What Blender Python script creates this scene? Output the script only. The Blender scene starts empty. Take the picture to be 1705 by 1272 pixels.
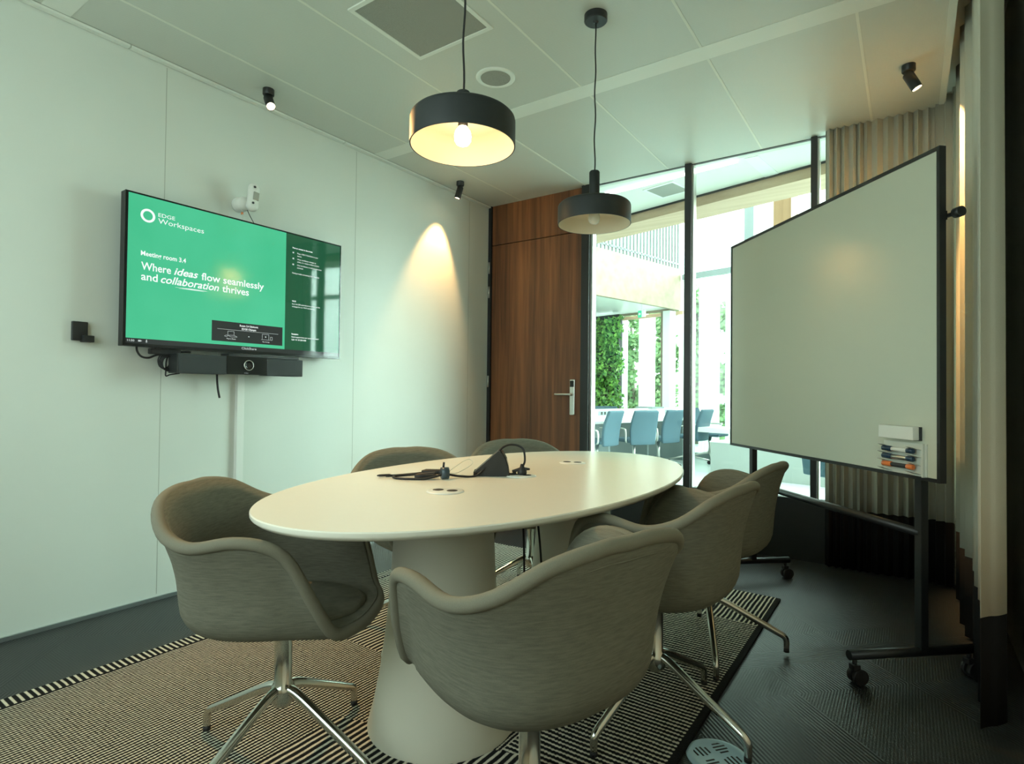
import bpy, bmesh, math, random
from mathutils import Vector, Matrix
random.seed(7)
C = bpy.context.scene
COL = C.collection
PI = math.pi

# ---------------------------------------------------------------- camera
def make_camera():
    yaw, p, r = .6035, .0161, .0107
    cy, sy = math.cos(yaw), math.sin(yaw)
    M = Matrix(((cy, sy, 0), (0, 0, -1), (-sy, cy, 0)))
    P = Matrix(((1, 0, 0), (0, math.cos(p), math.sin(p)), (0, -math.sin(p), math.cos(p))))
    Q = Matrix(((math.cos(r), -math.sin(r), 0), (math.sin(r), math.cos(r), 0), (0, 0, 1)))
    R = Q @ P @ M
    right, up, back = R[0], -R[1], -R[2]
    mw = Matrix(((right[0], up[0], back[0], 0), (right[1], up[1], back[1], 0), (right[2], up[2], back[2], 1.06), (0, 0, 0, 1)))
    cam = bpy.data.cameras.new('camera')
    cam.sensor_width = 36; cam.lens = 961.4 * 36 / 1705; cam.clip_start = .02; cam.clip_end = 300
    o = bpy.data.objects.new('camera', cam); COL.objects.link(o); o.matrix_world = mw
    C.camera = o
make_camera()
# ---------------------------------------------------------------- light
W = bpy.data.worlds.new('world'); C.world = W; W.use_nodes = True
nt = W.node_tree; bg = nt.nodes['Background']
bg.inputs[0].default_value = (.80, 1.0, .94, 1)
# hazy white sky, brighter around the veiled sun (azimuth towards +X +Y)
_tc = nt.nodes.new('ShaderNodeTexCoord'); _dp = nt.nodes.new('ShaderNodeVectorMath'); _dp.operation = 'DOT_PRODUCT'
_dp.inputs[1].default_value = Vector((.76, .60, .28)).normalized()
nt.links.new(_tc.outputs['Generated'], _dp.inputs[0])
_mx = nt.nodes.new('ShaderNodeMath'); _mx.operation = 'MAXIMUM'; nt.links.new(_dp.outputs['Value'], _mx.inputs[0]); _mx.inputs[1].default_value = 0
_pw = nt.nodes.new('ShaderNodeMath'); _pw.operation = 'POWER'; nt.links.new(_mx.outputs[0], _pw.inputs[0]); _pw.inputs[1].default_value = 5
_ma = nt.nodes.new('ShaderNodeMath'); _ma.operation = 'MULTIPLY_ADD'; nt.links.new(_pw.outputs[0], _ma.inputs[0]); _ma.inputs[1].default_value = 22.0; _ma.inputs[2].default_value = 4.2
nt.links.new(_ma.outputs[0], bg.inputs[1])
C.view_settings.view_transform = 'Standard'; C.view_settings.look = 'None'
C.view_settings.gamma = 1; C.view_settings.use_curve_mapping = False
C.view_settings.exposure = 0.0

WARM = (1.0, .56, .20)
def lamp(name, kind, loc, energy, color, target=None, **kw):
    l = bpy.data.lights.new(name, kind); l.energy = energy; l.color = color
    for k, v in kw.items(): setattr(l, k, v)
    o = bpy.data.objects.new(name, l); COL.objects.link(o); o.location = loc
    if target is not None:
        o.rotation_euler = (Vector(target) - Vector(loc)).to_track_quat('-Z', 'Y').to_euler()
    return o
# warm fill lamp added behind the camera to brighten the room, no known source
lamp('rear_fill', 'AREA', (-1.6, -.72, 1.45), .8, (1.0, .96, .78), (-1.6, 2.0, 1.0), shape='RECTANGLE', size=2.6, size_y=1.5)

# ---------------------------------------------------------------- materials
def mat(name, color, rough=.5, metal=0, spec=.5, emit=None, estr=0, coat=0, noise=None, bump=None):
    m = bpy.data.materials.new(name); m.use_nodes = True
    nt = m.node_tree; b = nt.nodes['Principled BSDF']
    b.inputs['Base Color'].default_value = (*color, 1); b.inputs['Roughness'].default_value = rough
    b.inputs['Metallic'].default_value = metal; b.inputs['Specular IOR Level'].default_value = spec
    b.inputs['Coat Weight'].default_value = coat; b.inputs['Coat Roughness'].default_value = .04
    if emit: b.inputs['Emission Color'].default_value = (*emit, 1); b.inputs['Emission Strength'].default_value = estr
    if noise or bump:
        tc = nt.nodes.new('ShaderNodeTexCoord'); n = nt.nodes.new('ShaderNodeTexNoise')
        sc, amt = noise or (bump[0], 0)
        n.inputs['Scale'].default_value = sc; n.inputs['Detail'].default_value = 6
        nt.links.new(tc.outputs['Object'], n.inputs['Vector'])
        if noise and amt:
            r = nt.nodes.new('ShaderNodeMix'); r.data_type = 'RGBA'
            r.inputs[6].default_value = (*[c * (1 - amt) for c in color], 1); r.inputs[7].default_value = (*[min(1, c * (1 + amt)) for c in color], 1)
            nt.links.new(n.outputs['Fac'], r.inputs[0]); nt.links.new(r.outputs[2], b.inputs['Base Color'])
        if bump:
            n2 = nt.nodes.new('ShaderNodeTexNoise'); n2.inputs['Scale'].default_value = bump[0]; n2.inputs['Detail'].default_value = 3
            nt.links.new(tc.outputs['Object'], n2.inputs['Vector'])
            bp = nt.nodes.new('ShaderNodeBump'); bp.inputs['Strength'].default_value = bump[1]; bp.inputs['Distance'].default_value = .003
            nt.links.new(n2.outputs['Fac'], bp.inputs['Height']); nt.links.new(bp.outputs[0], b.inputs['Normal'])
    return m

class NG:
    """tiny helper for node maths"""
    def __init__(s, m): s.nt = m.node_tree; s.b = s.nt.nodes['Principled BSDF']
    def n(s, t, **kw):
        x = s.nt.nodes.new(t)
        for k, v in kw.items(): setattr(x, k, v)
        return x
    def put(s, inp, v):
        if isinstance(v, bpy.types.NodeSocket): s.nt.links.new(v, inp)
        else: inp.default_value = v
    def math(s, op, a, b=0.0, c=None):
        x = s.n('ShaderNodeMath', operation=op); s.put(x.inputs[0], a); s.put(x.inputs[1], b)
        if c is not None: s.put(x.inputs[2], c)
        return x.outputs[0]
    def xyz(s, kind='Object'):
        t = s.n('ShaderNodeTexCoord'); sp = s.n('ShaderNodeSeparateXYZ'); s.nt.links.new(t.outputs[kind], sp.inputs[0])
        return sp.outputs[0], sp.outputs[1], sp.outputs[2], t.outputs[kind]
    def noise(s, vec, scale, detail=3, dist=0):
        x = s.n('ShaderNodeTexNoise'); s.nt.links.new(vec, x.inputs['Vector']); x.inputs['Scale'].default_value = scale
        x.inputs['Detail'].default_value = detail; x.inputs['Distortion'].default_value = dist
        return x.outputs['Fac']
    def mapv(s, vec, scale, rot=(0, 0, 0)):
        x = s.n('ShaderNodeMapping'); s.nt.links.new(vec, x.inputs[0]); x.inputs['Scale'].default_value = scale; x.inputs['Rotation'].default_value = rot
        return x.outputs[0]
    def mix(s, f, a, b):
        x = s.n('ShaderNodeMix', data_type='RGBA'); s.put(x.inputs[0], f)
        for i, v in ((6, a), (7, b)):
            if isinstance(v, bpy.types.NodeSocket): s.nt.links.new(v, x.inputs[i])
            else: x.inputs[i].default_value = (*v, 1)
        return x.outputs[2]
    def mixf(s, f, a, b):
        x = s.n('ShaderNodeMix'); s.put(x.inputs[0], f); s.put(x.inputs[2], a); s.put(x.inputs[3], b); return x.outputs[0]
    def bump(s, h, st=.3, d=.002):
        x = s.n('ShaderNodeBump'); x.inputs['Strength'].default_value = st; x.inputs['Distance'].default_value = d
        s.nt.links.new(h, x.inputs['Height']); s.nt.links.new(x.outputs[0], s.b.inputs['Normal'])

M = {}
M['wall'] = mat('wall_panel_paint', (.66, .69, .63), .42, noise=(3, .03))
M['seam'] = mat('panel_seam', (.40, .42, .36), .6)
M['wall_dim'] = mat('grey_wall_paint', (.74, .72, .62), .6)
M['ceil'] = mat('perforated_ceiling_paint', (.60, .62, .56), .38)
def ceil_mat():
    g = NG(M['ceil']); x, y, z, v = g.xyz()
    a = g.math('SINE', g.math('MULTIPLY', x, 2 * PI / .009)); b = g.math('SINE', g.math('MULTIPLY', y, 2 * PI / .009))
    d = g.math('GREATER_THAN', g.math('MULTIPLY', a, b), .55)
    g.nt.links.new(g.mix(d, (.60, .62, .56), (.50, .52, .47)), g.b.inputs['Base Color'])
ceil_mat()
M['ceil_strip'] = mat('ceiling_strip_paint', (.76, .78, .71), .4)
M['ceil_seam'] = mat('ceiling_seam', (.74, .75, .66), .5)
M['black'] = mat('black_powder_coat', (.012, .014, .015), .42)
M['black_gloss'] = mat('black_gloss_plastic', (.008, .009, .010), .12)
M['black_soft'] = mat('black_rubber', (.012, .012, .013), .6)
M['dark_grey'] = mat('dark_grey_fabric_grille', (.030, .036, .038), .7, bump=(900, .3))
M['shade_out'] = mat('lamp_shade_black', (.014, .018, .019), .55)
M['shade_in'] = mat('lamp_shade_cream', (.80, .73, .58), .5)
M['white'] = mat('white_plastic', (.74, .75, .70), .4)
M['table'] = mat('table_laminate', (.82, .80, .70), .27, noise=(40, .015))
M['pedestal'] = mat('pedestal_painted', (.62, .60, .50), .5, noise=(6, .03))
M['chrome'] = mat('polished_aluminium', (.62, .62, .58), .16, 1)
M['steel'] = mat('brushed_steel', (.62, .62, .58), .3, 1)
M['sky_strip'] = mat('skirting_aluminium', (.40, .44, .44), .3, .8)
M['blue_disc'] = mat('floor_outlet_plastic', (.42, .60, .68), .35)
M['curtain'] = mat('curtain_beige', (.52, .50, .41), .9, spec=.2, bump=(500, .2))
M['curtain_dark'] = mat('curtain_black_band', (.010, .010, .010), .95, spec=.1)
M['wb'] = mat('whiteboard_enamel', (.54, .555, .45), .17, spec=.8)
M['orange'] = mat('orange_plastic', (.75, .20, .05), .4)
M['navy'] = mat('navy_plastic', (.015, .045, .085), .35)
M['clear'] = mat('frosted_tray', (.60, .62, .55), .3)
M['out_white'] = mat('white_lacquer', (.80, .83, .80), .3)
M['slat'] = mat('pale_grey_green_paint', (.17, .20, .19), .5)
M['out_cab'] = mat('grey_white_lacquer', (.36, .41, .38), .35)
M['out_floor'] = mat('pale_resin_floor', (.62, .70, .68), .3)
M['out_grey'] = mat('grey_metal_profile', (.26, .32, .32), .4)
M['out_brown'] = mat('bronze_profile', (.22, .17, .12), .4)
M['blue_fab'] = mat('blue_grey_upholstery', (.055, .115, .15), .75, noise=(60, .12))
M['bulb_on'] = mat('lit_bulb', (1, .9, .7), .3, emit=(1, .72, .40), estr=36)
M['bulb_off'] = mat('unlit_bulb', (.72, .70, .62), .12)
M['spot_lens'] = mat('lit_spot_lens', (1, .9, .7), .3, emit=(1, .74, .42), estr=22)
M['led'] = mat('lit_linear_light', (1, 1, 1), .3, emit=(.95, 1, .97), estr=6)
M['text'] = mat('screen_white', (.1, .1, .1), .3, emit=(.92, 1, .97), estr=.95)
M['text_dim'] = mat('screen_pale_grey', (.1, .1, .1), .3, emit=(.60, .68, .66), estr=.8)
M['scr_dark'] = mat('screen_black_box', (.01, .012, .012), .08, emit=(.026, .030, .030), estr=.8)
M['exit'] = mat('lit_exit_sign_green', (.02, .3, .15), .4, emit=(.02, .42, .24), estr=1.0)
M['leafs'] = None
def screen_mats():
    m = mat('screen_green', (.0, .02, .01), .09, spec=.22, emit=(.07, .60, .30), estr=1); g = NG(m); x, y, z, v = g.xyz()
    f = g.noise(g.mapv(v, (1, 1, 1)), 3.0, 2)
    g.nt.links.new(g.mix(f, (.060, .56, .27), (.12, .72, .40)), g.b.inputs['Emission Color']); g.b.inputs['Emission Strength'].default_value = .86
    M['scr_green'] = m
    M['scr_deep'] = mat('screen_deep_green', (.0, .01, .005), .04, spec=.40, emit=(.022, .115, .055), estr=.85)
screen_mats()
def fabric():
    m = mat('grey_olive_melange_wool', (.22, .22, .17), .85, spec=.2); g = NG(m); x, y, z, v = g.xyz()
    n1 = g.noise(g.mapv(v, (30, 30, 260)), 1.0, 4); n2 = g.noise(v, 900, 2)
    k = g.math('ADD', g.math('MULTIPLY', n1, .6), g.math('MULTIPLY', n2, .4))
    g.nt.links.new(g.mix(g.math('MULTIPLY_ADD', k, 2.2, -.6), (.115, .115, .088), (.215, .208, .160)), g.b.inputs['Base Color'])
    g.bump(n2, .35, .0015); M['fabric'] = m
    m2 = mat('grey_olive_rim_piping', (.26, .245, .19), .8, spec=.25); g = NG(m2); x, y, z, v = g.xyz()
    n2 = g.noise(v, 900, 2); g.nt.links.new(g.mix(n2, (.14, .135, .102), (.235, .22, .165)), g.b.inputs['Base Color']); g.bump(n2, .3, .001)
    M['fabric_rim'] = m2
fabric()
def wood(name, a, b, sc=1.0, rough=.45, axis='Z'):
    m = mat(name, a, rough); g = NG(m); x, y, z, v = g.xyz()
    s = (26, 26, 1.1) if axis == 'Z' else (1.1, 26, 26)
    n1 = g.noise(g.mapv(v, tuple(k * sc for k in s)), 1.0, 6, .35); n2 = g.noise(g.mapv(v, tuple(k * sc * q for k, q in zip(s, (7, 7, 3) if axis == 'Z' else (3, 7, 7)))), 1, 4)
    n3 = g.noise(g.mapv(v, (6, 6, .5) if axis == 'Z' else (.5, 6, 6)), 1, 2)
    k = g.math('ADD', g.math('MULTIPLY', n1, .55), g.math('ADD', g.math('MULTIPLY', n2, .2), g.math('MULTIPLY', n3, .4)))
    g.nt.links.new(g.mix(g.math('MULTIPLY_ADD', k, 3.4, -1.45), a, b), g.b.inputs['Base Color'])
    g.nt.nodes  # keep
    return m
M['walnut'] = wood('walnut_veneer', (.075, .024, .008), (.27, .098, .032))
M['pale_wood'] = wood('pale_laminated_timber', (.52, .35, .23), (.68, .49, .34), .5, .6, 'X')
M['fascia'] = wood('pale_timber_fascia', (.27, .215, .135), (.36, .30, .20), .4, .6, 'X')
M['post_wood'] = wood('honey_timber', (.22, .125, .05), (.30, .185, .085), .6, .6)
def floor_mat():
    m = mat('dark_woven_carpet_tiles', (.03, .033, .033), .40, spec=.48); g = NG(m); x, y, z, v = g.xyz()
    u = g.math('MULTIPLY', g.math('ADD', x, y), .7071); w = g.math('MULTIPLY', g.math('SUBTRACT', x, y), .7071)
    cu = g.math('FLOOR', g.math('DIVIDE', u, .46)); cw = g.math('FLOOR', g.math('DIVIDE', w, .46))
    par = g.math('MODULO', g.math('ABSOLUTE', g.math('ADD', cu, cw)), 2)
    s1 = g.math('SINE', g.math('MULTIPLY', u, 2 * PI / .013)); s2 = g.math('SINE', g.math('MULTIPLY', w, 2 * PI / .013))
    zig = g.math('MULTIPLY', s1, s2)
    st = g.mixf(par, s1, zig); n = g.noise(v, 350, 3); n2 = g.noise(v, 2.5, 3)
    band = g.math('GREATER_THAN', g.math('SINE', g.math('MULTIPLY', w, 2 * PI / 1.2)), .95)
    st = g.mixf(band, st, s2)
    k = g.math('ADD', g.math('MULTIPLY_ADD', st, .22, .35), g.math('MULTIPLY', n, .3))
    c = g.mix(k, (.007, .008, .008), (.040, .047, .048))
    g.nt.links.new(g.mix(g.math('MULTIPLY', n2, .4), c, (.022, .020, .017)), g.b.inputs['Base Color'])
    g.bump(g.math('ADD', st, n), .3, .0015); M['floor'] = m
floor_mat()
def rug_mat():
    m = mat('black_and_cream_woven_rug', (.3, .3, .25), .95, spec=.1); g = NG(m); x, y, z, v = g.xyz()
    wob = g.math('MULTIPLY', g.math('SUBTRACT', g.noise(v, 9, 2), .5), .009)
    xw = g.math('ADD', x, wob); yw = g.math('ADD', y, wob)
    nz = g.noise(v, 160, 3); nl = g.noise(v, 5, 4)
    def stripe(c, p): return g.math('SINE', g.math('MULTIPLY', c, 2 * PI / p))
    brk = g.math('MULTIPLY', g.math('SUBTRACT', g.noise(g.mapv(v, (60, 160, 1)), 1, 3), .5), 2.6)
    def mm(*c):
        r = c[0]
        for q in c[1:]: r = g.math('MULTIPLY', r, q)
        return r
    weave = g.math('MULTIPLY', g.math('ADD', brk, g.math('MULTIPLY', stripe(x, .012), .35)), g.math('MULTIPLY_ADD', nl, 1.5, .2))
    brk2 = g.math('MULTIPLY', g.math('SUBTRACT', g.noise(g.mapv(v, (160, 60, 1)), 1, 3), .5), 2.6)
    weave2 = g.math('MULTIPLY', g.math('ADD', brk2, g.math('MULTIPLY', stripe(y, .011), .5)), g.math('MULTIPLY_ADD', nl, .9, .2))
    k = g.math('ADD', stripe(yw, .0205), weave)                                   # right part, rows across
    fine = g.math('ADD', stripe(xw, .0135), weave2)
    k = g.mixf(g.math('LESS_THAN', x, -.98), k, fine)
    k = g.mixf(mm(g.math('LESS_THAN', x, -.98), g.math('GREATER_THAN', y, 1.62), g.math('LESS_THAN', y, 2.25)), k, g.math('ADD', stripe(xw, .022), g.math('MULTIPLY', brk2, .3)))
    k = g.mixf(mm(g.math('GREATER_THAN', x, -1.50), g.math('LESS_THAN', x, -.88), g.math('LESS_THAN', y, g.math('MULTIPLY_ADD', x, .3, 1.68))), k, g.math('ADD', stripe(xw, .023), g.math('MULTIPLY', brk2, .3)))
    k = g.mixf(g.math('GREATER_THAN', y, 2.80), k, g.math('ADD', stripe(xw, .0205), g.math('MULTIPLY', brk2, .25)))
    k = g.mixf(g.math('LESS_THAN', x, -2.425), k, g.math('ADD', stripe(yw, .0205), g.math('MULTIPLY', brk, .1)))
    edge = g.math('MAXIMUM', g.math('GREATER_THAN', x, -.568), g.math('MULTIPLY', g.math('GREATER_THAN', x, -2.43), g.math('LESS_THAN', x, -2.42)))
    f = g.math('SMOOTH_MIN', 1.0, g.math('MAXIMUM', g.math('MULTIPLY_ADD', k, 1.8, -.02), 0.0), .05)
    f = g.math('MULTIPLY', f, g.math('SUBTRACT', 1.0, edge))
    lite = g.mix(nz, (.50, .47, .37), (.80, .76, .62))
    g.nt.links.new(g.mix(f, (.014, .015, .015), lite), g.b.inputs['Base Color'])
    g.bump(g.math('ADD', f, nz), .8, .005); M['rug'] = m
rug_mat()
def glass_mat():
    m = bpy.data.materials.new('clear_glass'); m.use_nodes = True; nt = m.node_tree; nt.nodes.clear()
    o = nt.nodes.new('ShaderNodeOutputMaterial'); t = nt.nodes.new('ShaderNodeBsdfTransparent'); t.inputs[0].default_value = (.95, .985, .97, 1)
    gl = nt.nodes.new('ShaderNodeBsdfGlossy'); gl.inputs['Roughness'].default_value = .02
    lw = nt.nodes.new('ShaderNodeLayerWeight'); lw.inputs[0].default_value = .5; pw = nt.nodes.new('ShaderNodeMath'); pw.operation = 'POWER'; pw.inputs[1].default_value = 4.5; nt.links.new(lw.outputs['Facing'], pw.inputs[0]); fr = nt.nodes.new('ShaderNodeMath'); fr.operation = 'MULTIPLY_ADD'; fr.inputs[1].default_value = .75; fr.inputs[2].default_value = .03; nt.links.new(pw.outputs[0], fr.inputs[0])
    mx = nt.nodes.new('ShaderNodeMixShader'); nt.links.new(fr.outputs[0], mx.inputs[0]); nt.links.new(t.outputs[0], mx.inputs[1]); nt.links.new(gl.outputs[0], mx.inputs[2]); nt.links.new(mx.outputs[0], o.inputs[0])
    return m
M['glass'] = glass_mat()
def sheer_mat():
    m = bpy.data.materials.new('sheer_white_blind'); m.use_nodes = True; nt = m.node_tree; nt.nodes.clear()
    o = nt.nodes.new('ShaderNodeOutputMaterial'); t = nt.nodes.new('ShaderNodeBsdfTranslucent'); t.inputs[0].default_value = (.9, .93, .9, 1)
    d = nt.nodes.new('ShaderNodeBsdfDiffuse'); d.inputs[0].default_value = (.85, .88, .86, 1)
    mx = nt.nodes.new('ShaderNodeMixShader'); mx.inputs[0].default_value = .35; nt.links.new(t.outputs[0], mx.inputs[1]); nt.links.new(d.outputs[0], mx.inputs[2]); nt.links.new(mx.outputs[0], o.inputs[0])
    return m
M['sheer'] = sheer_mat()
def leaf_mat(name, a, b):
    m = mat(name, a, .5); g = NG(m); x, y, z, v = g.xyz()
    n = g.noise(v, 11, 3); g.nt.links.new(g.mix(g.math('MULTIPLY_ADD', n, 2.4, -.7), a, b), g.b.inputs['Base Color'])
    g.b.inputs['Transmission Weight'].default_value = 0
    return m
M['leaf'] = leaf_mat('living_wall_leaves', (.03, .15, .05), (.30, .62, .10))
M['tree_leaf'] = leaf_mat('pale_tree_leaves', (.14, .30, .14), (.34, .50, .22))
M['bark'] = mat('grey_bark', (.16, .14, .11), .8)
M['ground'] = mat('outdoor_paving', (.5, .52, .5), .8)

# ---------------------------------------------------------------- geometry helpers
def tri_obj(name, bm, m, parent=None, smooth=False, mats=None):
    me = bpy.data.meshes.new(name); bm.normal_update(); bm.to_mesh(me); bm.free()
    for k in (mats or [m]): me.materials.append(k)
    if smooth:
        for p in me.polygons: p.use_smooth = True
    o = bpy.data.objects.new(name, me); COL.objects.link(o)
    if parent: o.parent = parent
    return o
def smooth_angle(o, deg=40):
    me = o.data
    for p in me.polygons: p.use_smooth = True
    bm = bmesh.new(); bm.from_mesh(me)
    for e in bm.edges:
        if len(e.link_faces) == 2 and e.calc_face_angle(0) > math.radians(deg): e.smooth = False
    bm.to_mesh(me); bm.free()
    return o
def box(bm, lo, hi, mi=0, rot=None, bev=0):
    lo, hi = Vector(lo), Vector(hi); c = (lo + hi) / 2; s = hi - lo
    mt = Matrix.Translation(c) @ Matrix.Diagonal((*s, 1))
    if rot is not None: mt = rot @ mt
    r = bmesh.ops.create_cube(bm, size=1, matrix=mt)
    fs = set(f for v in r['verts'] for f in v.link_faces)
    for f in fs: f.material_index = mi
    if bev:
        es = set(e for f in fs for e in f.edges)
        bmesh.ops.bevel(bm, geom=list(es), offset=bev, segments=2, profile=.7, affect='EDGES')
    return bm
def frame_of(d):
    d = Vector(d).normalized(); up = Vector((0, 0, 1)) if abs(d.z) < .95 else Vector((1, 0, 0))
    a = d.cross(up).normalized(); return a, a.cross(d).normalized()
def tube(bm, pts, rad, seg=12, cap=True, flat=1.0, mi=0):
    pts = [Vector(p) for p in pts]; rings = []
    rad = rad if isinstance(rad, (list, tuple)) else [rad] * len(pts)
    a = None
    for i, p in enumerate(pts):
        d = (pts[min(i + 1, len(pts) - 1)] - pts[max(i - 1, 0)])
        if a is None: a, b = frame_of(d)
        else:
            dn = d.normalized(); a = (a - dn * a.dot(dn)).normalized(); b = a.cross(dn)
        rings.append([bm.verts.new(p + (a * math.cos(t) + b * math.sin(t) * flat) * rad[i]) for t in (2 * PI * k / seg for k in range(seg))])
    for r0, r1 in zip(rings, rings[1:]):
        for k in range(seg):
            f = bm.faces.new((r0[k], r0[(k + 1) % seg], r1[(k + 1) % seg], r1[k])); f.material_index = mi; f.smooth = True
    if cap:
        for r in (rings[0], rings[-1]):
            try: bm.faces.new(r).material_index = mi
            except ValueError: pass
    bmesh.ops.recalc_face_normals(bm, faces=bm.faces)
    return bm
def smooth_path(pts, n=8):
    P = [Vector(p) for p in pts]; out = []
    for i in range(len(P) - 1):
        p0, p1, p2, p3 = P[max(i - 1, 0)], P[i], P[i + 1], P[min(i + 2, len(P) - 1)]
        for k in range(n):
            t = k / n
            out.append(.5 * ((2 * p1) + (p2 - p0) * t + (2 * p0 - 5 * p1 + 4 * p2 - p3) * t * t + (3 * p1 - p0 - 3 * p2 + p3) * t ** 3))
    out.append(P[-1]); return out
def lathe(bm, prof, seg=48, mt=Matrix(), mi=0, closed=False):
    rings = []
    for r, z in prof:
        if r < 1e-6: rings.append([bm.verts.new(mt @ Vector((0, 0, z)))])
        else: rings.append([bm.verts.new(mt @ Vector((r * math.cos(2 * PI * k / seg), r * math.sin(2 * PI * k / seg), z))) for k in range(seg)])
    for a, b in zip(rings, rings[1:]):
        for k in range(seg):
            k2 = (k + 1) % seg
            vs = [a[k % len(a)], a[k2 % len(a)], b[k2 % len(b)], b[k % len(b)]]
            vs = [v for i, v in enumerate(vs) if v not in vs[:i]]
            if len(vs) > 2: f = bm.faces.new(vs); f.material_index = mi; f.smooth = True
    bmesh.ops.recalc_face_normals(bm, faces=bm.faces)
    return bm
def prism(bm, pts, z0, z1, mi=0):
    a = [bm.verts.new((x, y, z0)) for x, y in pts]; b = [bm.verts.new((x, y, z1)) for x, y in pts]
    fs = [bm.faces.new(a[::-1]), bm.faces.new(b)]
    for i in range(len(pts)): fs.append(bm.faces.new((a[i], a[(i + 1) % len(a)], b[(i + 1) % len(a)], b[i])))
    for f in fs: f.material_index = mi
    bmesh.ops.recalc_face_normals(bm, faces=bm.faces); return bm
def B(): return bmesh.new()
def tag(o, label, cat, group=None, kind=None):
    o['label'] = label; o['category'] = cat
    if group: o['group'] = group
    if kind: o['kind'] = kind
    return o
def empty(name, loc, rz=0, label=None, cat=None, group=None):
    o = bpy.data.objects.new(name, None); COL.objects.link(o); o.location = loc; o.rotation_euler = (0, 0, rz); o.empty_display_size = .1
    if label: tag(o, label, cat, group)
    return o
def struct(o): o['kind'] = 'structure'; return o
def copy_tree(o, parent=None):
    c = o.copy(); COL.objects.link(c)
    if parent: c.parent = parent
    for ch in [k for k in bpy.data.objects if k.parent == o]: copy_tree(ch, c)
    return c
def boxobj(name, lo, hi, m, parent=None, bev=0):
    return tri_obj(name, box(B(), lo, hi, bev=bev), m, parent)

# ---------------------------------------------------------------- room shell
XL, XR, YF, YB, H = -3.10, .36, 4.10, -.80, 2.70
struct(boxobj('floor', (XL - .1, YB - .1, -.06), (XR + .1, YF + .08, 0), M['floor']))
# ceiling: perforated metal panels, grooves, plain cross strips, one object each
struct(boxobj('ceiling', (XL - .1, YB - .1, H), (.165, YF + .08, H + .05), M['ceil']))
struct(boxobj('trim_1', (XL, 2.73, H - .002), (.165, 2.845, H + .002), M['ceil_strip']))
struct(boxobj('trim_2', (XL, .86, H - .002), (.165, .965, H + .002), M['ceil_strip']))
for i, (x, y0, y1) in enumerate([(-2.75, .965, 2.73), (-2.75, 2.845, 4.1), (-2.12, .965, 2.73), (-2.12, 2.845, 4.1), (-1.455, .965, 2.73), (-1.455, 2.845, 4.1), (-.815, .965, 2.73), (-.815, 2.845, 4.1), (-.187, 2.845, 4.1), (-.187, .965, 2.73)]):
    struct(boxobj('trim_%d' % (i + 3), (x - .006, y0, H - .0015), (x + .006, y1, H + .001), M['ceil_seam']))
b = B(); box(b, (XL + .005, YB, H - .014), (XL + .034, 1.206, H + .001)); box(b, (XL + .005, 1.212, H - .014), (XL + .034, 2.478, H + .001)); box(b, (XL + .005, 2.484, H - .014), (XL + .034, YF, H + .001))
struct(tri_obj('trim_20', b, M['ceil_strip']))
struct(boxobj('trim_21', (XL + .034, YB, H - .003), (XL + .038, YF, H + .001), M['seam']))
struct(boxobj('trim_22', (.135, YB, H - .004), (.165, YF, H + .05), M['ceil_strip']))
# curtain recess above the ceiling edge
b = B(); box(b, (.165, YB - .1, H + .12), (XR + .1, YF + .1, H + .16)); box(b, (.165, YB - .1, H + .05), (.17, YF + .1, H + .13))
struct(tri_obj('trim_23', b, M['wall_dim']))
# left wall
b = B(); box(b, (XL - .1, YB - .1, 0), (XL, YF + .1, H + .05))
for y in (-.05, .165, 1.387, 2.605, 3.83):
    box(b, (XL - .001, y - .0015, .03), (XL + .0006, y + .0015, H - .02), 1)
struct(tri_obj('wall_left', b, None, mats=[M['wall'], M['seam']]))
struct(boxobj('baseboard_left', (XL, YB, 0), (XL + .012, YF, .018), M['sky_strip']))
struct(boxobj('wall_right', (XR, YB - .1, 0), (XR + .1, YF + .1, H + .16), M['wall_dim']))
# wall behind the camera with an added, unseen window opening
b = B()
box(b, (XL - .1, YB - .1, 0), (XR + .1, YB, .95)); box(b, (XL - .1, YB - .1, 2.55), (XR + .1, YB, H + .16))
box(b, (XL - .1, YB - .1, .95), (-2.95, YB, 2.55)); box(b, (-.25, YB - .1, .95), (XR + .1, YB, 2.55))
struct(tri_obj('wall_back', b, M['wall_dim']))
struct(boxobj('wall_far', (XL - .1, YF, 0), (-3.088, YF + .1, H + .05), M['wall']))

# door with frame
d = struct(empty('door_1', (-2.6, YF, 0)))
def P(o, par):
    o.parent = par; o.matrix_parent_inverse = Matrix.Translation(-Vector(par.location)); return o
b = B(); box(b, (-3.09, YF - .012, 0), (-3.058, YF + .1, H)); box(b, (-2.148, YF - .035, 0), (-2.08, YF + .1, H))
P(tri_obj('door_frame', b, M['black']), d)
P(boxobj('door_leaf', (-3.054, YF + .004, .006), (-2.152, YF + .05, 2.345), M['walnut']), d)
P(boxobj('transom_panel', (-3.054, YF + .004, 2.352), (-2.152, YF + .05, H), M['walnut']), d)
hp = P(boxobj('door_plate', (-2.257, YF - .008, .875), (-2.212, YF + .004, 1.16), M['steel'], bev=.006), d); hp['label'] = 'long steel escutcheon plate'
x = boxobj('card_reader', (-2.252, YF - .013, 1.10), (-2.217, YF - .008, 1.15), M['black_gloss'], bev=.002); x.parent = hp
b = B(); tube(b, [(-2.235, YF - .004, 1.04), (-2.235, YF - .05, 1.04)], .010); tube(b, smooth_path([(-2.235, YF - .05, 1.04), (-2.26, YF - .053, 1.04), (-2.37, YF - .05, 1.04)]), .009)
x = tri_obj('door_handle', b, M['steel']); x.parent = hp
for z in (2.15, 1.935, 1.145):
    b = B(); tube(b, [(-3.072, YF - .018, z - .05), (-3.072, YF - .018, z + .05)], .008); P(tri_obj('hinge', b, M['steel']), d)

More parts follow.
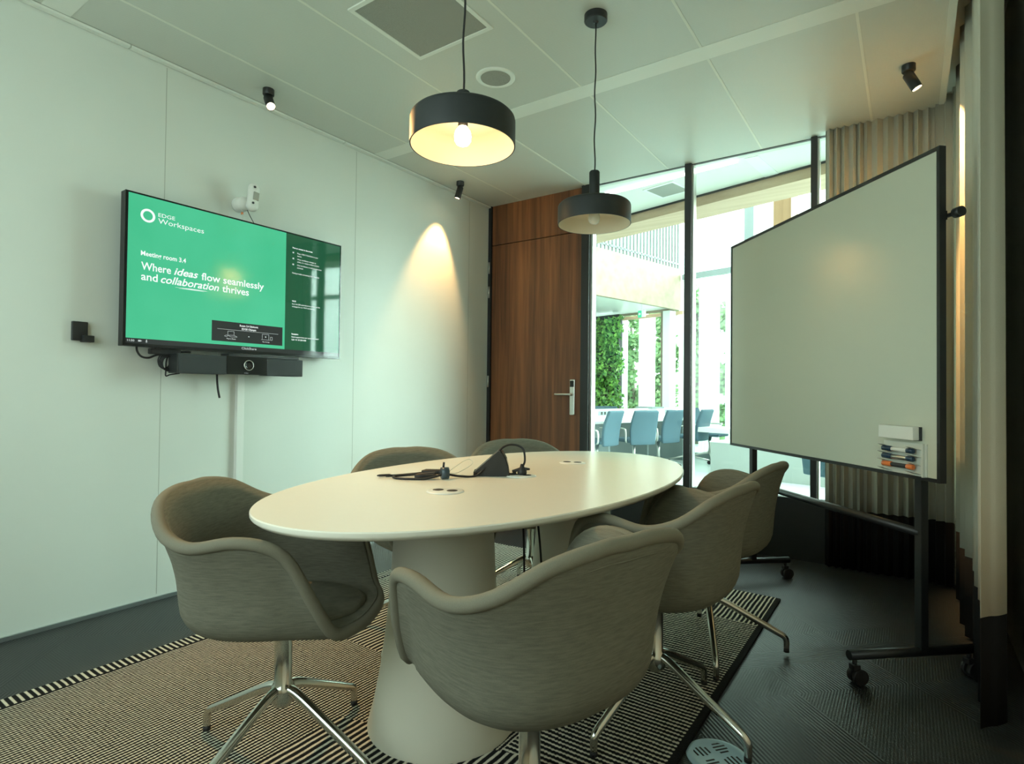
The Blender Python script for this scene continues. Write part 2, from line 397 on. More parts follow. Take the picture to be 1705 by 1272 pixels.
P(boxobj('door_light_block', (-3.06, YF + .05, 0), (-2.14, YF + .1, H),M['black']), d)  # panel added behind the door to stop light leaking through its gaps
# glass partition
w = struct(empty('window_1', (-1.2, YF, 0)))
b = B()
box(b, (-2.08, YF - .01, .375), (.20, YF + .05, .395)); box(b, (-2.08, YF + .006, H - .004), (.20, YF + .03, H)); P(tri_obj('frame_rail', b, M['black']), w)
P(boxobj('sill_panel', (-2.08, YF + .0, 0), (XR, YF + .08, .375), M['black']), w)
for x0, x1 in ((-1.325, -1.278), (-.518, -.482)):
    P(boxobj('mullion', (x0, YF - .03, .395), (x1, YF + .06, H - .004), M['black']), w)
    P(boxobj('mullion_cover', (x1, YF - .008, .395), (x1 + .012, YF + .05, H - .012), M['steel']), w)
P(boxobj('mullion_cover', (-2.079, YF - .008, .395), (-2.060, YF + .05, H - .012), M['steel']), w)
for x0, x1 in ((-2.060, -1.325), (-1.266, -.518), (-.470, .20)):
    P(boxobj('pane', (x0, YF + .015, .395), (x1, YF + .021, H - .012), M['glass']), w)
b = B(); box(b, (.20, YF, 0), (XR + .1, YF + .1, H + .16)); box(b, (.165, YF + .06, H + .05), (XR + .1, YF + .1, H + .16)); struct(tri_obj('trim_24', b, M['wall_dim']))

# ---------------------------------------------------------------- curtains
def curtain(name, label, path, z_top, z_band, cat_group, pitch, amp, seed):
    rnd = random.Random(seed); root = empty(name, (path[0][0], path[0][1], 0), 0, label, 'curtain')
    P_ = [Vector((*p, 0)) for p in path]
    L = [0]
    for a, c in zip(P_, P_[1:]): L.append(L[-1] + (c - a).length)
    tot = L[-1]; s = 0; samples = []; ph = 0; pt = pitch; am = amp
    N = int(tot / .004)
    for i in range(N + 1):
        s = tot * i / N
        k = max(j for j in range(len(L)) if L[j] <= s + 1e-9); k = min(k, len(P_) - 2)
        t = (s - L[k]) / (L[k + 1] - L[k]); p = P_[k].lerp(P_[k + 1], t); dr = (P_[k + 1] - P_[k]).normalized(); nr = Vector((-dr.y, dr.x, 0))
        ph += 2 * PI * .004 / pt
        if ph > 2 * PI: ph -= 2 * PI; pt = pitch * rnd.uniform(.75, 1.35); am = amp * rnd.uniform(.65, 1.25)
        wv = math.sin(ph); wv = math.copysign(abs(wv) ** .75, wv)
        samples.append((p, nr, dr, wv * am, .25 * am * math.sin(2 * ph)))
    def cloth(zs, m, nm, shrink):
        bm = B(); rows = []
        for z in zs:
            fl = 1 + .10 * (1 - z / 2.7) * shrink
            rows.append([bm.verts.new(p + nr * (o * fl) + dr * (q * fl) + Vector((0, 0, z))) for p, nr, dr, o, q in samples])
        for r0, r1 in zip(rows, rows[1:]):
            for i in range(len(r0) - 1): bm.faces.new((r0[i], r0[i + 1], r1[i + 1], r1[i]))
        o = tri_obj(nm, bm, m, smooth=True); md = o.modifiers.new('thick', 'SOLIDIFY'); md.thickness = .0015
        return P(o, root)
    n = 6
    cloth([z_band + (z_top - z_band) * i / n for i in range(n + 1)], M['curtain'], 'cloth', 1)
    x = cloth([.012, z_band * .5, z_band], M['curtain_dark'], 'hem_band', 1); x['label'] = 'black band along the bottom of the curtain'
    return root
curtain('curtain', 'beige pleated curtain hanging against the glass wall behind the whiteboard', [(-.435, 4.03), (.10, 4.03), (.20, 3.97)], 2.74, .365, None, .042, .019, 3)
curtain('curtain', 'beige curtain with wide folds hanging along the right wall', [(.235, 3.94), (.235, 2.70), (.215, 2.36)], 2.79, .36, None, .21, .036, 9)

# ---------------------------------------------------------------- rug
o = tri_obj('woven_rug', box(B(), (-2.50, .12, 0), (-.545, 3.24, .013), bev=.004), M['rug'])
tag(o, 'black and cream striped woven rug lying under the oval table', 'rug')

# ---------------------------------------------------------------- table
TC = Vector((-1.245, 1.838, 0)); TR = math.radians(1.1)
t = empty('conference_table', TC, TR, 'white oval conference table with two flared round pedestals', 'table')
def ellipse(a, c, n=128, e=2.08): 
    out = []
    for k in range(n):
        th = 2 * PI * k / n; x, y = math.cos(th), math.sin(th)
        out.append((a * math.copysign(abs(x) ** (2 / e), x), c * math.copysign(abs(y) ** (2 / e), y)))
    return out
bm = B(); rings = []
for s, z in ((-.045, .712), (-.012, .717), (-.002, .725), (0, .7285), (0, .737), (-.0025, .74)):
    rings.append([bm.verts.new((x, y, z)) for x, y in ellipse(.556 + s, 1.034 + s)])
for r0, r1 in zip(rings, rings[1:]):
    for k in range(128): bm.faces.new((r0[k], r0[(k + 1) % 128], r1[(k + 1) % 128], r1[k]))
bm.faces.new(rings[-1]); bm.faces.new(rings[0][::-1])
tt = tri_obj('tabletop', bm, M['table'], t); smooth_angle(tt, 35)
for y in (-.425, .475):
    bm = B(); lathe(bm, [(0, .7115), (.158, .7115), (.158, .66), (.160, .60), (.165, .5), (.172, .4), (.182, .30), (.196, .19), (.214, .09), (.232, .022), (.232, .0135), (0, .0135)], 72, Matrix.Translation((0.005, y, 0)))
    smooth_angle(tri_obj('pedestal', bm, M['pedestal'], t), 50)
def grommet(x, y, label, plug=False):
    g = empty('power_grommet', (x, y, .74), .3, label, 'power outlet', 'round power outlets set in the table')
    bm = B(); lathe(bm, [(0, .0045), (.054, .0045), (.0585, .003), (.060, .0005)], 40); tri_obj('cover_plate', bm, M['steel' if False else 'white'], g)
    for sx in (-.024, .024):
        bm = B(); lathe(bm, [(0, .0056), (.0165, .0056), (.018, .0046)], 24, Matrix.Translation((sx, 0, 0))); tri_obj('socket', bm, M['black_soft'], g)
grommet(-1.213, 1.393, 'cream power outlet disc nearest the front of the table')
grommet(-1.252, 2.302, 'cream power outlet disc at the far end of the table')
grommet(-1.215, 1.826, 'cream power outlet disc under the plug beside the black wedge')

# ---------------------------------------------------------------- armchairs
KA = [0, 33, 44, 55, 66, 76, 90, 110, 125, 145, 165, 180]
KH = [.424, .426, .442, .535, .640, .678, .688, .672, .692, .750, .770, .770]
def herm(xs, ys, x):
    m = []
    for i in range(len(xs)):
        m.append(0 if i in (0, len(xs) - 1) else (ys[i + 1] - ys[i - 1]) / (xs[i + 1] - xs[i - 1]))
    i = max(j for j in range(len(xs) - 1) if xs[j] <= x + 1e-9); h = xs[i + 1] - xs[i]; t = (x - xs[i]) / h
    return (2*t**3-3*t*t+1)*ys[i] + (t**3-2*t*t+t)*h*m[i] + (-2*t**3+3*t*t)*ys[i+1] + (t**3-t*t)*h*m[i+1]
def sup(th, Df, Db, Wd, n):
    c, s = math.cos(th), math.sin(th); D = Df if c > 0 else Db
    r = (abs(c / D) ** n + abs(s / Wd) ** n) ** (-1 / n); return Vector((r * c, r * s, 0))
def shell_pt(th, s):
    d = abs(math.degrees(th)); 
    if d > 180: d = 360 - d
    R = sup(th, .255, .275, .298, 2.15 if math.cos(th) > 0 else 2.8); R.z = herm(KA, KH, d)
    Bo = sup(th, .205, .145, .150, 2.3); Bo.z = .423
    Ct = sup(th, .250, .215, .217, 2.15 if math.cos(th) > 0 else 2.7); Ct.z = .408 + .014 * max(0, math.cos(th))
    if s < .4: return Vector((Bo.x * s / .4, Bo.y * s / .4, .420 + .003 * (s / .4)))
    t = (s - .4) / .6
    if t < .45:
        q = t / .45; Mid = Ct.lerp(R, .22); return (Bo * (1 - q) ** 2) + (Ct * 2 * q * (1 - q)) + (Mid * q * q)
    q = (t - .45) / .55; Mid = Ct.lerp(R, .22); p = Mid.lerp(R, q)
    # slight inward bow in the middle of the wall, flaring at the rim
    out = Vector((R.x, R.y, 0)).normalized(); return p - out * (.012 * math.sin(PI * q) * min(1, (R.z - .42) / .2))
def make_armchair(label, loc, yaw, base):
    root = empty('swivel_armchair', loc, yaw, label, 'chair', 'upholstered armchairs around the oval table')
    NT, NS = 96, 26; bm = B(); rows = []
    c0 = bm.verts.new(shell_pt(0, 0))
    for j in range(1, NS + 1):
        rows.append([bm.verts.new(shell_pt(2 * PI * k / NT if k <= NT / 2 else 2 * PI * k / NT - 2 * PI, j / NS)) for k in range(NT)])
    for k in range(NT): bm.faces.new((c0, rows[0][k], rows[0][(k + 1) % NT]))
    for r0, r1 in zip(rows, rows[1:]):
        for k in range(NT): bm.faces.new((r0[k], r1[k], r1[(k + 1) % NT], r0[(k + 1) % NT]))
    bmesh.ops.recalc_face_normals(bm, faces=bm.faces)
    sh = tri_obj('shell', bm, M['fabric'], root, smooth=True)
    md = sh.modifiers.new('thick', 'SOLIDIFY'); md.thickness = .026; md.offset = 0
    bm = B(); pts = []
    for k in range(NT + 1):
        th = 2 * PI * (k % NT) / NT; th = th if th <= PI else th - 2 * PI
        p = shell_pt(th, 1.0); out = Vector((p.x, p.y, 0)).normalized(); pts.append(p + out * .004 - Vector((0, 0, .004)))
    tube(bm, pts, .0150, 14, cap=False, flat=1.0); rm = tri_obj('rim_roll', bm, M['fabric_rim'], root, smooth=True)
    bm = B(); pts = []
    for k in range(NT + 1):
        th = 2 * PI * (k % NT) / NT; th = th if th <= PI else th - 2 * PI
        p = shell_pt(th, .955); out = Vector((p.x, p.y, 0)).normalized(); pts.append(p + out * .0125)
    tube(bm, pts, .0022, 6, cap=False); x = tri_obj('seam', bm, M['fabric'], root, smooth=True)
    # seat pad
    bm = B(); n = 64; rr = []
    for s, z in ((.90, .422), (1.0, .430), (1.0, .440), (.94, .449), (.5, .449), (0, .446)):
        if s == 0: rr.append([bm.verts.new((0, 0, z))]); continue
        rr.append([bm.verts.new(sup(2 * PI * k / n, .222, .160, .165, 2.3) * s + Vector((.004, 0, z))) for k in range(n)])
    for a, c in zip(rr, rr[1:]):
        for k in range(n):
            vs = [a[k], a[(k + 1) % n], c[(k + 1) % n], c[k]] if len(c) > 1 else [a[k], a[(k + 1) % n], c[0]]
            bm.faces.new(vs)
    bmesh.ops.recalc_face_normals(bm, faces=bm.faces); tri_obj('seat_pad', bm, M['fabric'], root, smooth=True)
    # column, hub
    bm = B(); lathe(bm, [(0, .392), (.07, .392), (.07, .384), (.028, .378), (.0245, .37), (.0245, .215), (.030, .208), (.034, .195), (.034, .165), (.022, .150), (0, .150)], 32)
    smooth_angle(tri_obj('column', bm, M['chrome'], root), 40)
    for q in range(4):
        a = base - yaw + q * PI / 2; ca, sa = math.cos(a), math.sin(a)
        path = smooth_path([(ca * r, sa * r, z) for r, z in ((.018, .197), (.06, .186), (.17, .130), (.27, .078), (.296, .064), (.307, .050), (.309, .034), (.309, .014))], 5)
        bm = B(); N = len(path); tube(bm, path, [.0150 - .0045 * i / N for i in range(N)], 12); lg = tri_obj('leg', bm, M['chrome'], root, smooth=True)
        bm = B(); lathe(bm, [(0, .0135), (.011, .0135), (.011, 0), (0, 0)], 16, Matrix.Translation((ca * .309, sa * .309, 0))); x = tri_obj('glide', bm, M['black_soft'], lg)
    return root
R_ = math.radians
first = make_armchair('grey armchair at the front left end of the table, its warm lit seat showing', (-1.47, 1.0, .013), R_(33), R_(10))
def arm(label, loc, yaw, base):
    r = copy_tree(first); r.location = loc; r.rotation_euler = (0, 0, yaw); r['label'] = label
    # star base keeps its own heading under the swivelling seat
    for ch in bpy.data.objects:
        if ch.parent == r and ch.name.split('.')[0] == 'leg': ch.rotation_euler = (0, 0, (base - yaw) - (R_(10) - R_(33)))
    return r
arm('grey armchair closest to the camera, its curved back turned towards it', (-.70, 1.10, .013), R_(164), R_(35))
arm('grey armchair in the middle of the right side of the table', (-.681, 1.825, .013), R_(174), R_(77))
arm('grey armchair on the far right by the foot of the whiteboard stand', (-.70, 2.47, .013), R_(174), R_(22))
arm('grey armchair on the left side, top of its back seen against the pale wall', (-1.69, 1.83, .013), R_(-25), R_(12))
arm('grey armchair on the far left, top of its back seen in front of the door', (-1.60, 2.51, .013), R_(-35), R_(45))

# ---------------------------------------------------------------- pendant lamps
def pendant(label, x, y, zr, neck, lit):
    root = empty('pendant_lamp', (x, y, zr), 0, label, 'lamp', 'black pendant lamps over the table')
    r = .157; h = .088
    bm = B(); lathe(bm, [(r - .003, 0), (r, 0), (r, h - .014), (r - .002, h - .007), (r - .008, h - .001), (r - .03, h + .004), (.03, h + .014), (.0225, h + .014)], 72); smooth_angle(tri_obj('shade', bm, M['shade_out'], root), 50)
    bm = B(); lathe(bm, [(r - .0035, .0), (r - .0035, h - .024), (r - .016, h - .006), (r - .032, h + .001), (.02, h + .009)], 72); x_ = tri_obj('shade_lining', bm, M['shade_in'], root, smooth=True); x_['label'] = 'cream inside of the shade'
    bm = B(); lathe(bm, [(.0225, h + .005), (.0225, h + .014 + neck), (.019, h + .019 + neck), (.006, h + .021 + neck), (0, h + .021 + neck)], 32); smooth_angle(tri_obj('neck', bm, M['shade_out'], root), 40)
    bm = B(); lathe(bm, [(.014, h), (.015, .058), (.0, .058)], 24); tri_obj('socket', bm, M['black'], root)
    bm = B(); lathe(bm, [(.012, .060), (.0155, .054), (.0225, .044), (.0255, .030), (.024, .016), (.0175, .006), (.008, .0015), (0, .0005)], 32); tri_obj('bulb', bm, M['bulb_on' if lit else 'bulb_off'], root, smooth=True)
    top = H - zr
    bm = B(); pts = [(0.0018 * math.sin(i * .9), .0018 * math.cos(i * .7), h + .02 + neck + (top - .03 - h - neck - .02) * i / 24) for i in range(25)]; tube(bm, pts, .0032, 8); tri_obj('cord', bm, M['black_soft'], root, smooth=True)
    bm = B(); lathe(bm, [(0, top - .034), (.008, top - .036), (.012, top - .030), (.046, top - .030), (.050, top - .026), (.050, top), (0, top)], 40); smooth_angle(tri_obj('ceiling_rose', bm, M['black'], root), 40)
pendant('lit black dish pendant with warm glowing bulb hanging over near half of table', -1.10, 1.323, 1.79, .056, True)
pendant('unlit black dish pendant with long neck hanging nearer the glass wall', -1.125, 2.245, 1.785, .125, False)

# ---------------------------------------------------------------- ceiling spots
def spot(label, x, y, aim, energy, half, lit=True, sc=1.0):
    root = empty('ceiling_spotlight', (x, y, H), 0, label, 'spotlight', 'small black ceiling spotlights')
    bm = B(); lathe(bm, [(0, 0), (.030, 0), (.030, -.030), (.027, -.034), (0, -.034)], 28); smooth_angle(tri_obj('base', bm, M['black'], root), 40)
    dr = Vector(aim).normalized(); piv = Vector((0, 0, -.052)); rot = dr.to_track_quat('-Z', 'Y').to_matrix().to_4x4(); mt = Matrix.Translation(piv) @ rot
    bm = B(); tube(bm, [(0, 0, -.034), (0, 0, -.055)], .006, 10); tri_obj('joint', bm, M['black'], root)
    bm = B(); lathe(bm, [(0, .012), (.020, .012), (.0245, .006), (.0245, -.082), (.0215, -.082), (.0215, -.076)], 28, mt); hd = smooth_angle(tri_obj('head', bm, M['black'], root), 40)
    bm = B(); lathe(bm, [(.0214, -.0765), (0, -.0765)], 28, mt); tri_obj('lens', bm, M['spot_lens'], root)
    p = Vector((x, y, H)) + piv + dr * .088
    l = lamp('spotlight_beam', 'SPOT', p, energy, WARM, p + dr, spot_size=2 * half, spot_blend=.55, shadow_soft_size=.02)
    return root
spot('small black ceiling spotlight to the left of the lit pendant', -2.895, 1.818, (.80, -.25, -1), 150, R_(36))
spot('small black ceiling spotlight washing the far end of the left wall', -2.905, 3.470, (-.19, -.085, -.72), 85, R_(29))
spot('small black ceiling spotlight tilted towards the right hand curtain', -.005, 3.448, (.30, .02, -.62), 480, R_(26))

# ---------------------------------------------------------------- ceiling fittings
v = empty('ceiling_vent', (-1.77, 1.84, H), 0, 'square perforated air vent set in the ceiling', 'air vent')
b = B()
for lo, hi in (((-.225, -.225), (.225, -.205)), ((-.225, .205), (.225, .225)), ((-.225, -.205), (-.205, .205)), ((.205, -.205), (.225, .205))): box(b, (*lo, -.007), (*hi, -.0005))
tri_obj('frame', b, M['ceil_strip'], v)
def grille_mat():
    m = mat('perforated_grille', (.34, .35, .31), .5); g = NG(m); x, y, z, vv = g.xyz()
    a = g.math('MULTIPLY', g.math('SINE', g.math('MULTIPLY', x, 2 * PI / .0075)), g.math('SINE', g.math('MULTIPLY', y, 2 * PI / .0075)))
    g.nt.links.new(g.mix(g.math('GREATER_THAN', g.math('ABSOLUTE', a), .42), (.42, .42, .37), (.13, .14, .12)), g.b.inputs['Base Color']); return m
M['grille'] = grille_mat()
tri_obj('grille', box(B(), (-.205, -.205, -.004), (.205, .205, -.0005)), M['grille'], v)
v = empty('ceiling_speaker', (-1.784, 2.407, H), 0, 'round white ceiling speaker between the vent and the wide strip', 'speaker')
bm = B(); lathe(bm, [(.078, -.004), (.080, -.008), (.095, -.0075), (.103, -.003), (.103, -.0003)], 56); tri_obj('ring', bm, M['ceil_strip'], v, smooth=True)
bm = B(); lathe(bm, [(.0785, -.004), (0, -.004)], 48); tri_obj('grille', bm, M['grille'], v)

# ---------------------------------------------------------------- television (faces +X)
XT = -2.985
TVM = Matrix(((0, 0, 1, 0), (1, 0, 0, 0), (0, 1, 0, 0), (0, 0, 0, 1)))
tv = empty('television', (XT, 1.779, 1.25), 0, 'large flat television showing a green welcome slide on the left wall', 'television')
P(boxobj('housing', (XT - .045, 1.166, 1.252), (XT - .004, 2.393, 1.974), M['black'], bev=.003), tv)
b = B(); box(b, (XT - .006, 1.166, 1.967), (XT + .004, 2.393, 1.974)); box(b, (XT - .006, 1.166, 1.252), (XT + .004, 2.393, 1.266)); box(b, (XT - .006, 1.166, 1.266), (XT + .004, 1.178, 1.967)); box(b, (XT - .006, 2.387, 1.266), (XT + .004, 2.393, 1.967))
P(tri_obj('bezel', b, M['black_gloss']), tv)
P(boxobj('wall_bracket', (XL, 1.55, 1.40), (XT - .045, 2.02, 1.80), M['black']), tv)
scr = P(boxobj('screen', (XT - .005, 1.178, 1.266), (XT, 2.387, 1.967), M['scr_green']), tv); scr['label'] = 'lit green slide with white lettering'
def panel(name, y0, y1, z0, z1, m, d=.0006): 
    o = boxobj(name, (XT + d - .0005, y0, z0), (XT + d, y1, z1), m); o.parent = scr; return o
tv_inv = Matrix.Translation(-Vector(tv.location))
panel('side_panel', 2.003, 2.387, 1.290, 1.967, M['scr_deep'])
panel('status_bar', 1.178, 2.387, 1.266, 1.290, M['scr_dark'])
panel('info_box', 1.578, 1.988, 1.308, 1.414, M['scr_dark'], .001)
def text(s, y0, z, cap, y1=None, m='text', bold=0, shear=0, name='lettering', par=None, X=None, right=None, center=False):
    cu = bpy.data.curves.new('t', 'FONT'); cu.body = s; cu.size = 1; cu.offset = bold; cu.shear = shear; cu.resolution_u = 3
    o = bpy.data.objects.new('t', cu); COL.objects.link(o); dg = bpy.context.evaluated_depsgraph_get(); dg.update()
    me = bpy.data.meshes.new_from_object(o.evaluated_get(dg)); bpy.data.objects.remove(o); bpy.data.curves.remove(cu)
    xs = [v.co.x for v in me.vertices]; x0, x1 = min(xs), max(xs)
    sy = cap / .729; sx = (y1 - y0) / (x1 - x0) if y1 else sy * .95
    off = -x0 * sx if not center else -(x0 + x1) / 2 * sx
    X = X if X is not None else XT + .0015
    for v_ in me.vertices: v_.co = Vector((X, y0 + v_.co.x * sx + off, z + v_.co.y * sy))
    me.materials.clear(); me.materials.append(M[m]); me.name = name
    o = bpy.data.objects.new(name, me); COL.objects.link(o); par = par or scr; o.parent = par
    o.matrix_parent_inverse = Matrix() if par == scr else Matrix.Translation(-Vector(par.location)); return o
bm = B(); lathe(bm, [(.0215, 0), (.0215, .001), (.032, .001), (.032, 0)], 48, Matrix.Translation((XT + .0006, 1.2635, 1.8765)) @ TVM); o = tri_obj('ring_logo', bm, M['text']); o.parent = scr
text('EDGE', 1.309, 1.884, .0185, 1.386, bold=.004)
text('Workspaces', 1.309, 1.852, .026, 1.528)
text('Meeting room 3.4', 1.236, 1.684, .023, 1.442, bold=.02)
text('Where', 1.238, 1.617, .038, 1.372, bold=.014); text('ideas', 1.386, 1.617, .037, 1.503, bold=.02, shear=.3); text('flow seamlessly', 1.520, 1.6135, .038, 1.866, bold=.014)
text('and', 1.239, 1.568, .038, 1.312, bold=.014); text('collaboration', 1.326, 1.568, .038, 1.612, bold=.016, shear=.3); text('thrives', 1.629, 1.568, .038, 1.778, bold=.014)
bm = B()
for (a, z0, c, z1) in ((1.394, 1.5555, 1.545, 1.5585), (1.410, 1.5520, 1.535, 1.5535), (1.425, 1.5545, 1.552, 1.5570)):
    tube(bm, [(XT + .001, a, z0), (XT + .001, (a + c) / 2, (z0 + z1) / 2 + .0012), (XT + .001, c, z1)], [.0004, .0012, .0004], 6)
o = tri_obj('underline', bm, M['text']); o.parent = scr
text('Room 3.4 Djokovic', 1.783, 1.3945, .0105, None, bold=.02, center=True); text('EDGE Olympic', 1.783, 1.3775, .0105, None, bold=.02, center=True)
bm = B(); box(bm, (XT + .001, 1.607, 1.3715), (XT + .0014, 1.960, 1.3728))
def line(p, q, r=.0008): tube(bm, [(XT + .0013, *p), (XT + .0013, *q)], r, 5)
for L_ in ([(1.664, 1.342), (1.664, 1.364), (1.698, 1.364), (1.698, 1.344), (1.664, 1.342), (1.680, 1.334), (1.716, 1.336), (1.698, 1.344)], [(1.645, 1.337), (1.655, 1.342), (1.668, 1.341)], [(1.645, 1.337), (1.655, 1.3335), (1.664, 1.338)],
           [(1.862, 1.336), (1.862, 1.364), (1.902, 1.364), (1.902, 1.336)], [(1.856, 1.334), (1.908, 1.334)], [(1.912, 1.334), (1.912, 1.352), (1.923, 1.352), (1.923, 1.334), (1.912, 1.334)]):
    for p, q in zip(L_, L_[1:]): line(p, q)
box(bm, (XT + .001, 1.779, 1.341), (XT + .0014, 1.786, 1.345)); box(bm, (XT + .001, 1.879, 1.347), (XT + .0014, 1.886, 1.353))
o = tri_obj('connection_icons', bm, M['text_dim']); o.parent = scr
text('Plug in a Button', 1.683, 1.3215, .006, None, center=True); text('Start the App', 1.885, 1.3195, .006, None, center=True)
text('11:50', 1.186, 1.2745, .0095, 1.216, m='text_dim', bold=.02)
bm = B(); box(bm, (XT + .001, 1.232, 1.275), (XT + .0014, 1.244, 1.283)); box(bm, (XT + .001, 1.2455, 1.277), (XT + .0014, 1.248, 1.281)); box(bm, (XT + .001, 1.266, 1.277), (XT + .0014, 1.2705, 1.286)); box(bm, (XT + .001, 1.2635, 1.275), (XT + .0014, 1.273, 1.2765)); box(bm, (XT + .001, 1.2675, 1.271), (XT + .0014, 1.269, 1.2755))
o = tri_obj('status_icons', bm, M['text_dim']); o.parent = scr
text('ClickShare', 1.742, 1.2725, .0125, 1.828, m='text_dim', bold=.01)
for s, y, z, bo in (('How to connect to the screen', 2.045, 1.886, .03), ('01', 2.045, 1.858, .03), ('Plug a USB-C ClickShare in your', 2.077, 1.858, 0), ('device.', 2.077, 1.843, 0), ('02', 2.045, 1.823, .03), ('When the Button changes to', 2.077, 1.823, 0), ('white, it is ready to share content.', 2.077, 1.808, 0),
                    ('03', 2.045, 1.788, .03), ('Click the Button, it will turn red when', 2.077, 1.788, 0), ('activated.', 2.077, 1.773, 0), ('Having trouble connecting? Scan the code', 2.045, 1.738, 0), ('Wi-Fi', 2.047, 1.572, .03), ('Scan the QR-code below to navigate to the', 2.047, 1.556, 0), ('webpage for our Wi-Fi connection', 2.047, 1.541, 0),
                    ('Reception', 2.047, 1.379, .03), ('Need support from our community team?', 2.047, 1.362, .01), ('Call: +31 20 220 0180', 2.047, 1.346, .02)):
    text(s, y, z, .0085, None, bold=bo)
# soundbar with camera
sb = empty('video_soundbar', (-3.02, 1.738, 1.128), 0, 'dark grey video soundbar with a round camera lens under the television', 'soundbar')
XS = -2.93
P(boxobj('left_speaker', (XS - .085, 1.392, 1.132), (XS, 1.632, 1.228), M['dark_grey'], bev=.004), sb); P(boxobj('right_speaker', (XS - .085, 1.862, 1.132), (XS, 2.088, 1.228), M['dark_grey'], bev=.004), sb)
P(boxobj('camera_housing', (XS - .085, 1.632, 1.134), (XS + .001, 1.862, 1.229), M['black_gloss'], bev=.002), sb); P(boxobj('end_cap', (XS - .085, 1.383, 1.132), (XS - .001, 1.391, 1.228), M['black'], bev=.002), sb)
ln = B(); lathe(ln, [(0, .001), (.012, .003), (.017, .0025), (.019, .006), (.026, .007), (.0275, .004), (.0275, 0)], 40, Matrix.Translation((XS + .001, 1.750, 1.184)) @ TVM); o = P(tri_obj('camera_lens', ln, M['black_gloss'], smooth=True), sb)
ln = B(); lathe(ln, [(.0245, .0068), (.0262, .0082), (.028, .0045)], 40, Matrix.Translation((XS + .0015, 1.750, 1.184)) @ TVM); x = P(tri_obj('lens_ring', ln, M['steel'], smooth=True), sb)
P(boxobj('top_bracket', (XS - .075, 1.64, 1.229), (XS + .002, 2.06, 1.243), M['black'], bev=.001), sb); P(boxobj('wall_arm', (XL, 1.70, 1.15), (XS - .085, 1.80, 1.21), M['black']), sb)
b = text('ClickShare', 1.738, 1.1405, .004, None, m='text_dim', center=True, par=sb, X=XS + .0025)
# cables below the television
def cable(name, label, paths, r=.004, m='black_soft', cat='cable', loc=None):
    root_pts = paths[0][0]; bm = B()
    for p in paths: tube(bm, smooth_path(p, 8), r, 8)
    o = tri_obj(name, bm, M[m], smooth=True); tag(o, label, cat); return o
cable('power_cable', 'black cable looping out under the left corner of the television', [[(-3.03, 1.245, 1.27), (-3.02, 1.243, 1.235), (-3.02, 1.262, 1.208), (-3.02, 1.295, 1.203), (-3.02, 1.33, 1.218), (-3.02, 1.40, 1.235), (-3.04, 1.50, 1.243)]], .005)
o = boxobj('cable_adapter', (-3.045, 1.30, 1.222), (-3.01, 1.44, 1.25), M['black_soft'], bev=.006); tag(o, 'black adapter block tucked under the television left of the soundbar', 'adapter')
pp = []
for k in range(4):
    pp.append([(-3.02 + .006 * k, 1.365 + .028 * math.cos(a) + .004 * k, 1.190 + .036 * math.sin(a) - .004 * k) for a in (i * PI / 4 for i in range(9))])
pp.append([(-3.02, 1.385, 1.23), (-3.02, 1.375, 1.19), (-3.015, 1.372, 1.15), (-3.015, 1.372, 1.118), (-3.01, 1.39, 1.124), (-3.0, 1.43, 1.132)])
cable('coiled_cable', 'coiled black cable hanging at the left end of the soundbar', pp, .0035)
cable('cable_end', 'short loose black cable end hanging below the soundbar', [[(-3.03, 1.634, 1.16), (-3.03, 1.636, 1.10), (-3.03, 1.642, 1.05), (-3.03, 1.651, 1.008)]], .0055)
o = boxobj('cable_trunking', (XL, 1.775, .02), (XL + .028, 1.815, 1.20), M['white'], bev=.002); tag(o, 'white vertical cable trunking on the wall below the soundbar', 'cable trunking')
bx = empty('wall_socket_box', (XL, 1.035, 1.265), 0, 'small black box mounted on the wall left of the television', 'wall box')
P(boxobj('body', (XL, 1.005, 1.268), (XL + .022, 1.064, 1.354), M['black'], bev=.004), bx); P(boxobj('side_clip', (XL, 1.040, 1.262), (XL + .045, 1.082, 1.292), M['black'], bev=.003), bx)
# small double-eyed sensor over the television
sn = empty('wall_sensor', (XL, 1.79, 2.10), 0, 'white wall sensor with two round lenses above the television', 'sensor')
bm = B(); lathe(bm, [(0, 0), (.040, 0), (.042, .01), (.040, .05), (.034, .075), (0, .08)], 32, Matrix.Translation((XL, 1.775, 2.085)) @ TVM); P(tri_obj('mount', bm, M['white'], smooth=True), sn)
bm = B(); prof = [(0, -.080)] + [(.032 * math.sin(a), -.048 - .032 * math.cos(a)) for a in (i * PI / 16 for i in range(1, 9))] + [(.0305, -.03), (.0305, .03)] + [(.032 * math.cos(a), .048 + .032 * math.sin(a)) for a in (i * PI / 16 for i in range(0, 8))] + [(0, .080)]
mtb = Matrix.Translation((XL + .105, 1.800, 2.118)) @ Matrix.Rotation(R_(-6), 4, 'X')
lathe(bm, prof, 32, mtb); P(tri_obj('body', bm, M['white'], smooth=True), sn)
for z in (.048, -.042):
    bm = B(); c = mtb @ Vector((.027, -.012, z)); dd = Vector((1, -.55, .0)).normalized(); q = dd.to_track_quat('Z', 'Y').to_matrix().to_4x4()
    lathe(bm, [(.0065, .004), (.0075, .009), (.0125, .007), (.014, .0)], 20, Matrix.Translation(c) @ q); P(tri_obj('lens_ring', bm, M['white'], smooth=True), sn)
    bm = B(); lathe(bm, [(0, .005), (.007, .0055)], 16, Matrix.Translation(c) @ q); P(tri_obj('lens', bm, M['dark_grey']), sn)
bm = B(); box(bm, (.020, -.016, -.022), (.0322, .016, .024), bev=.003); bmesh.ops.transform(bm, matrix=mtb, verts=bm.verts); x = P(tri_obj('motion_window', bm, mat('sensor_window_plastic', (.36, .37, .33), .15)), sn)
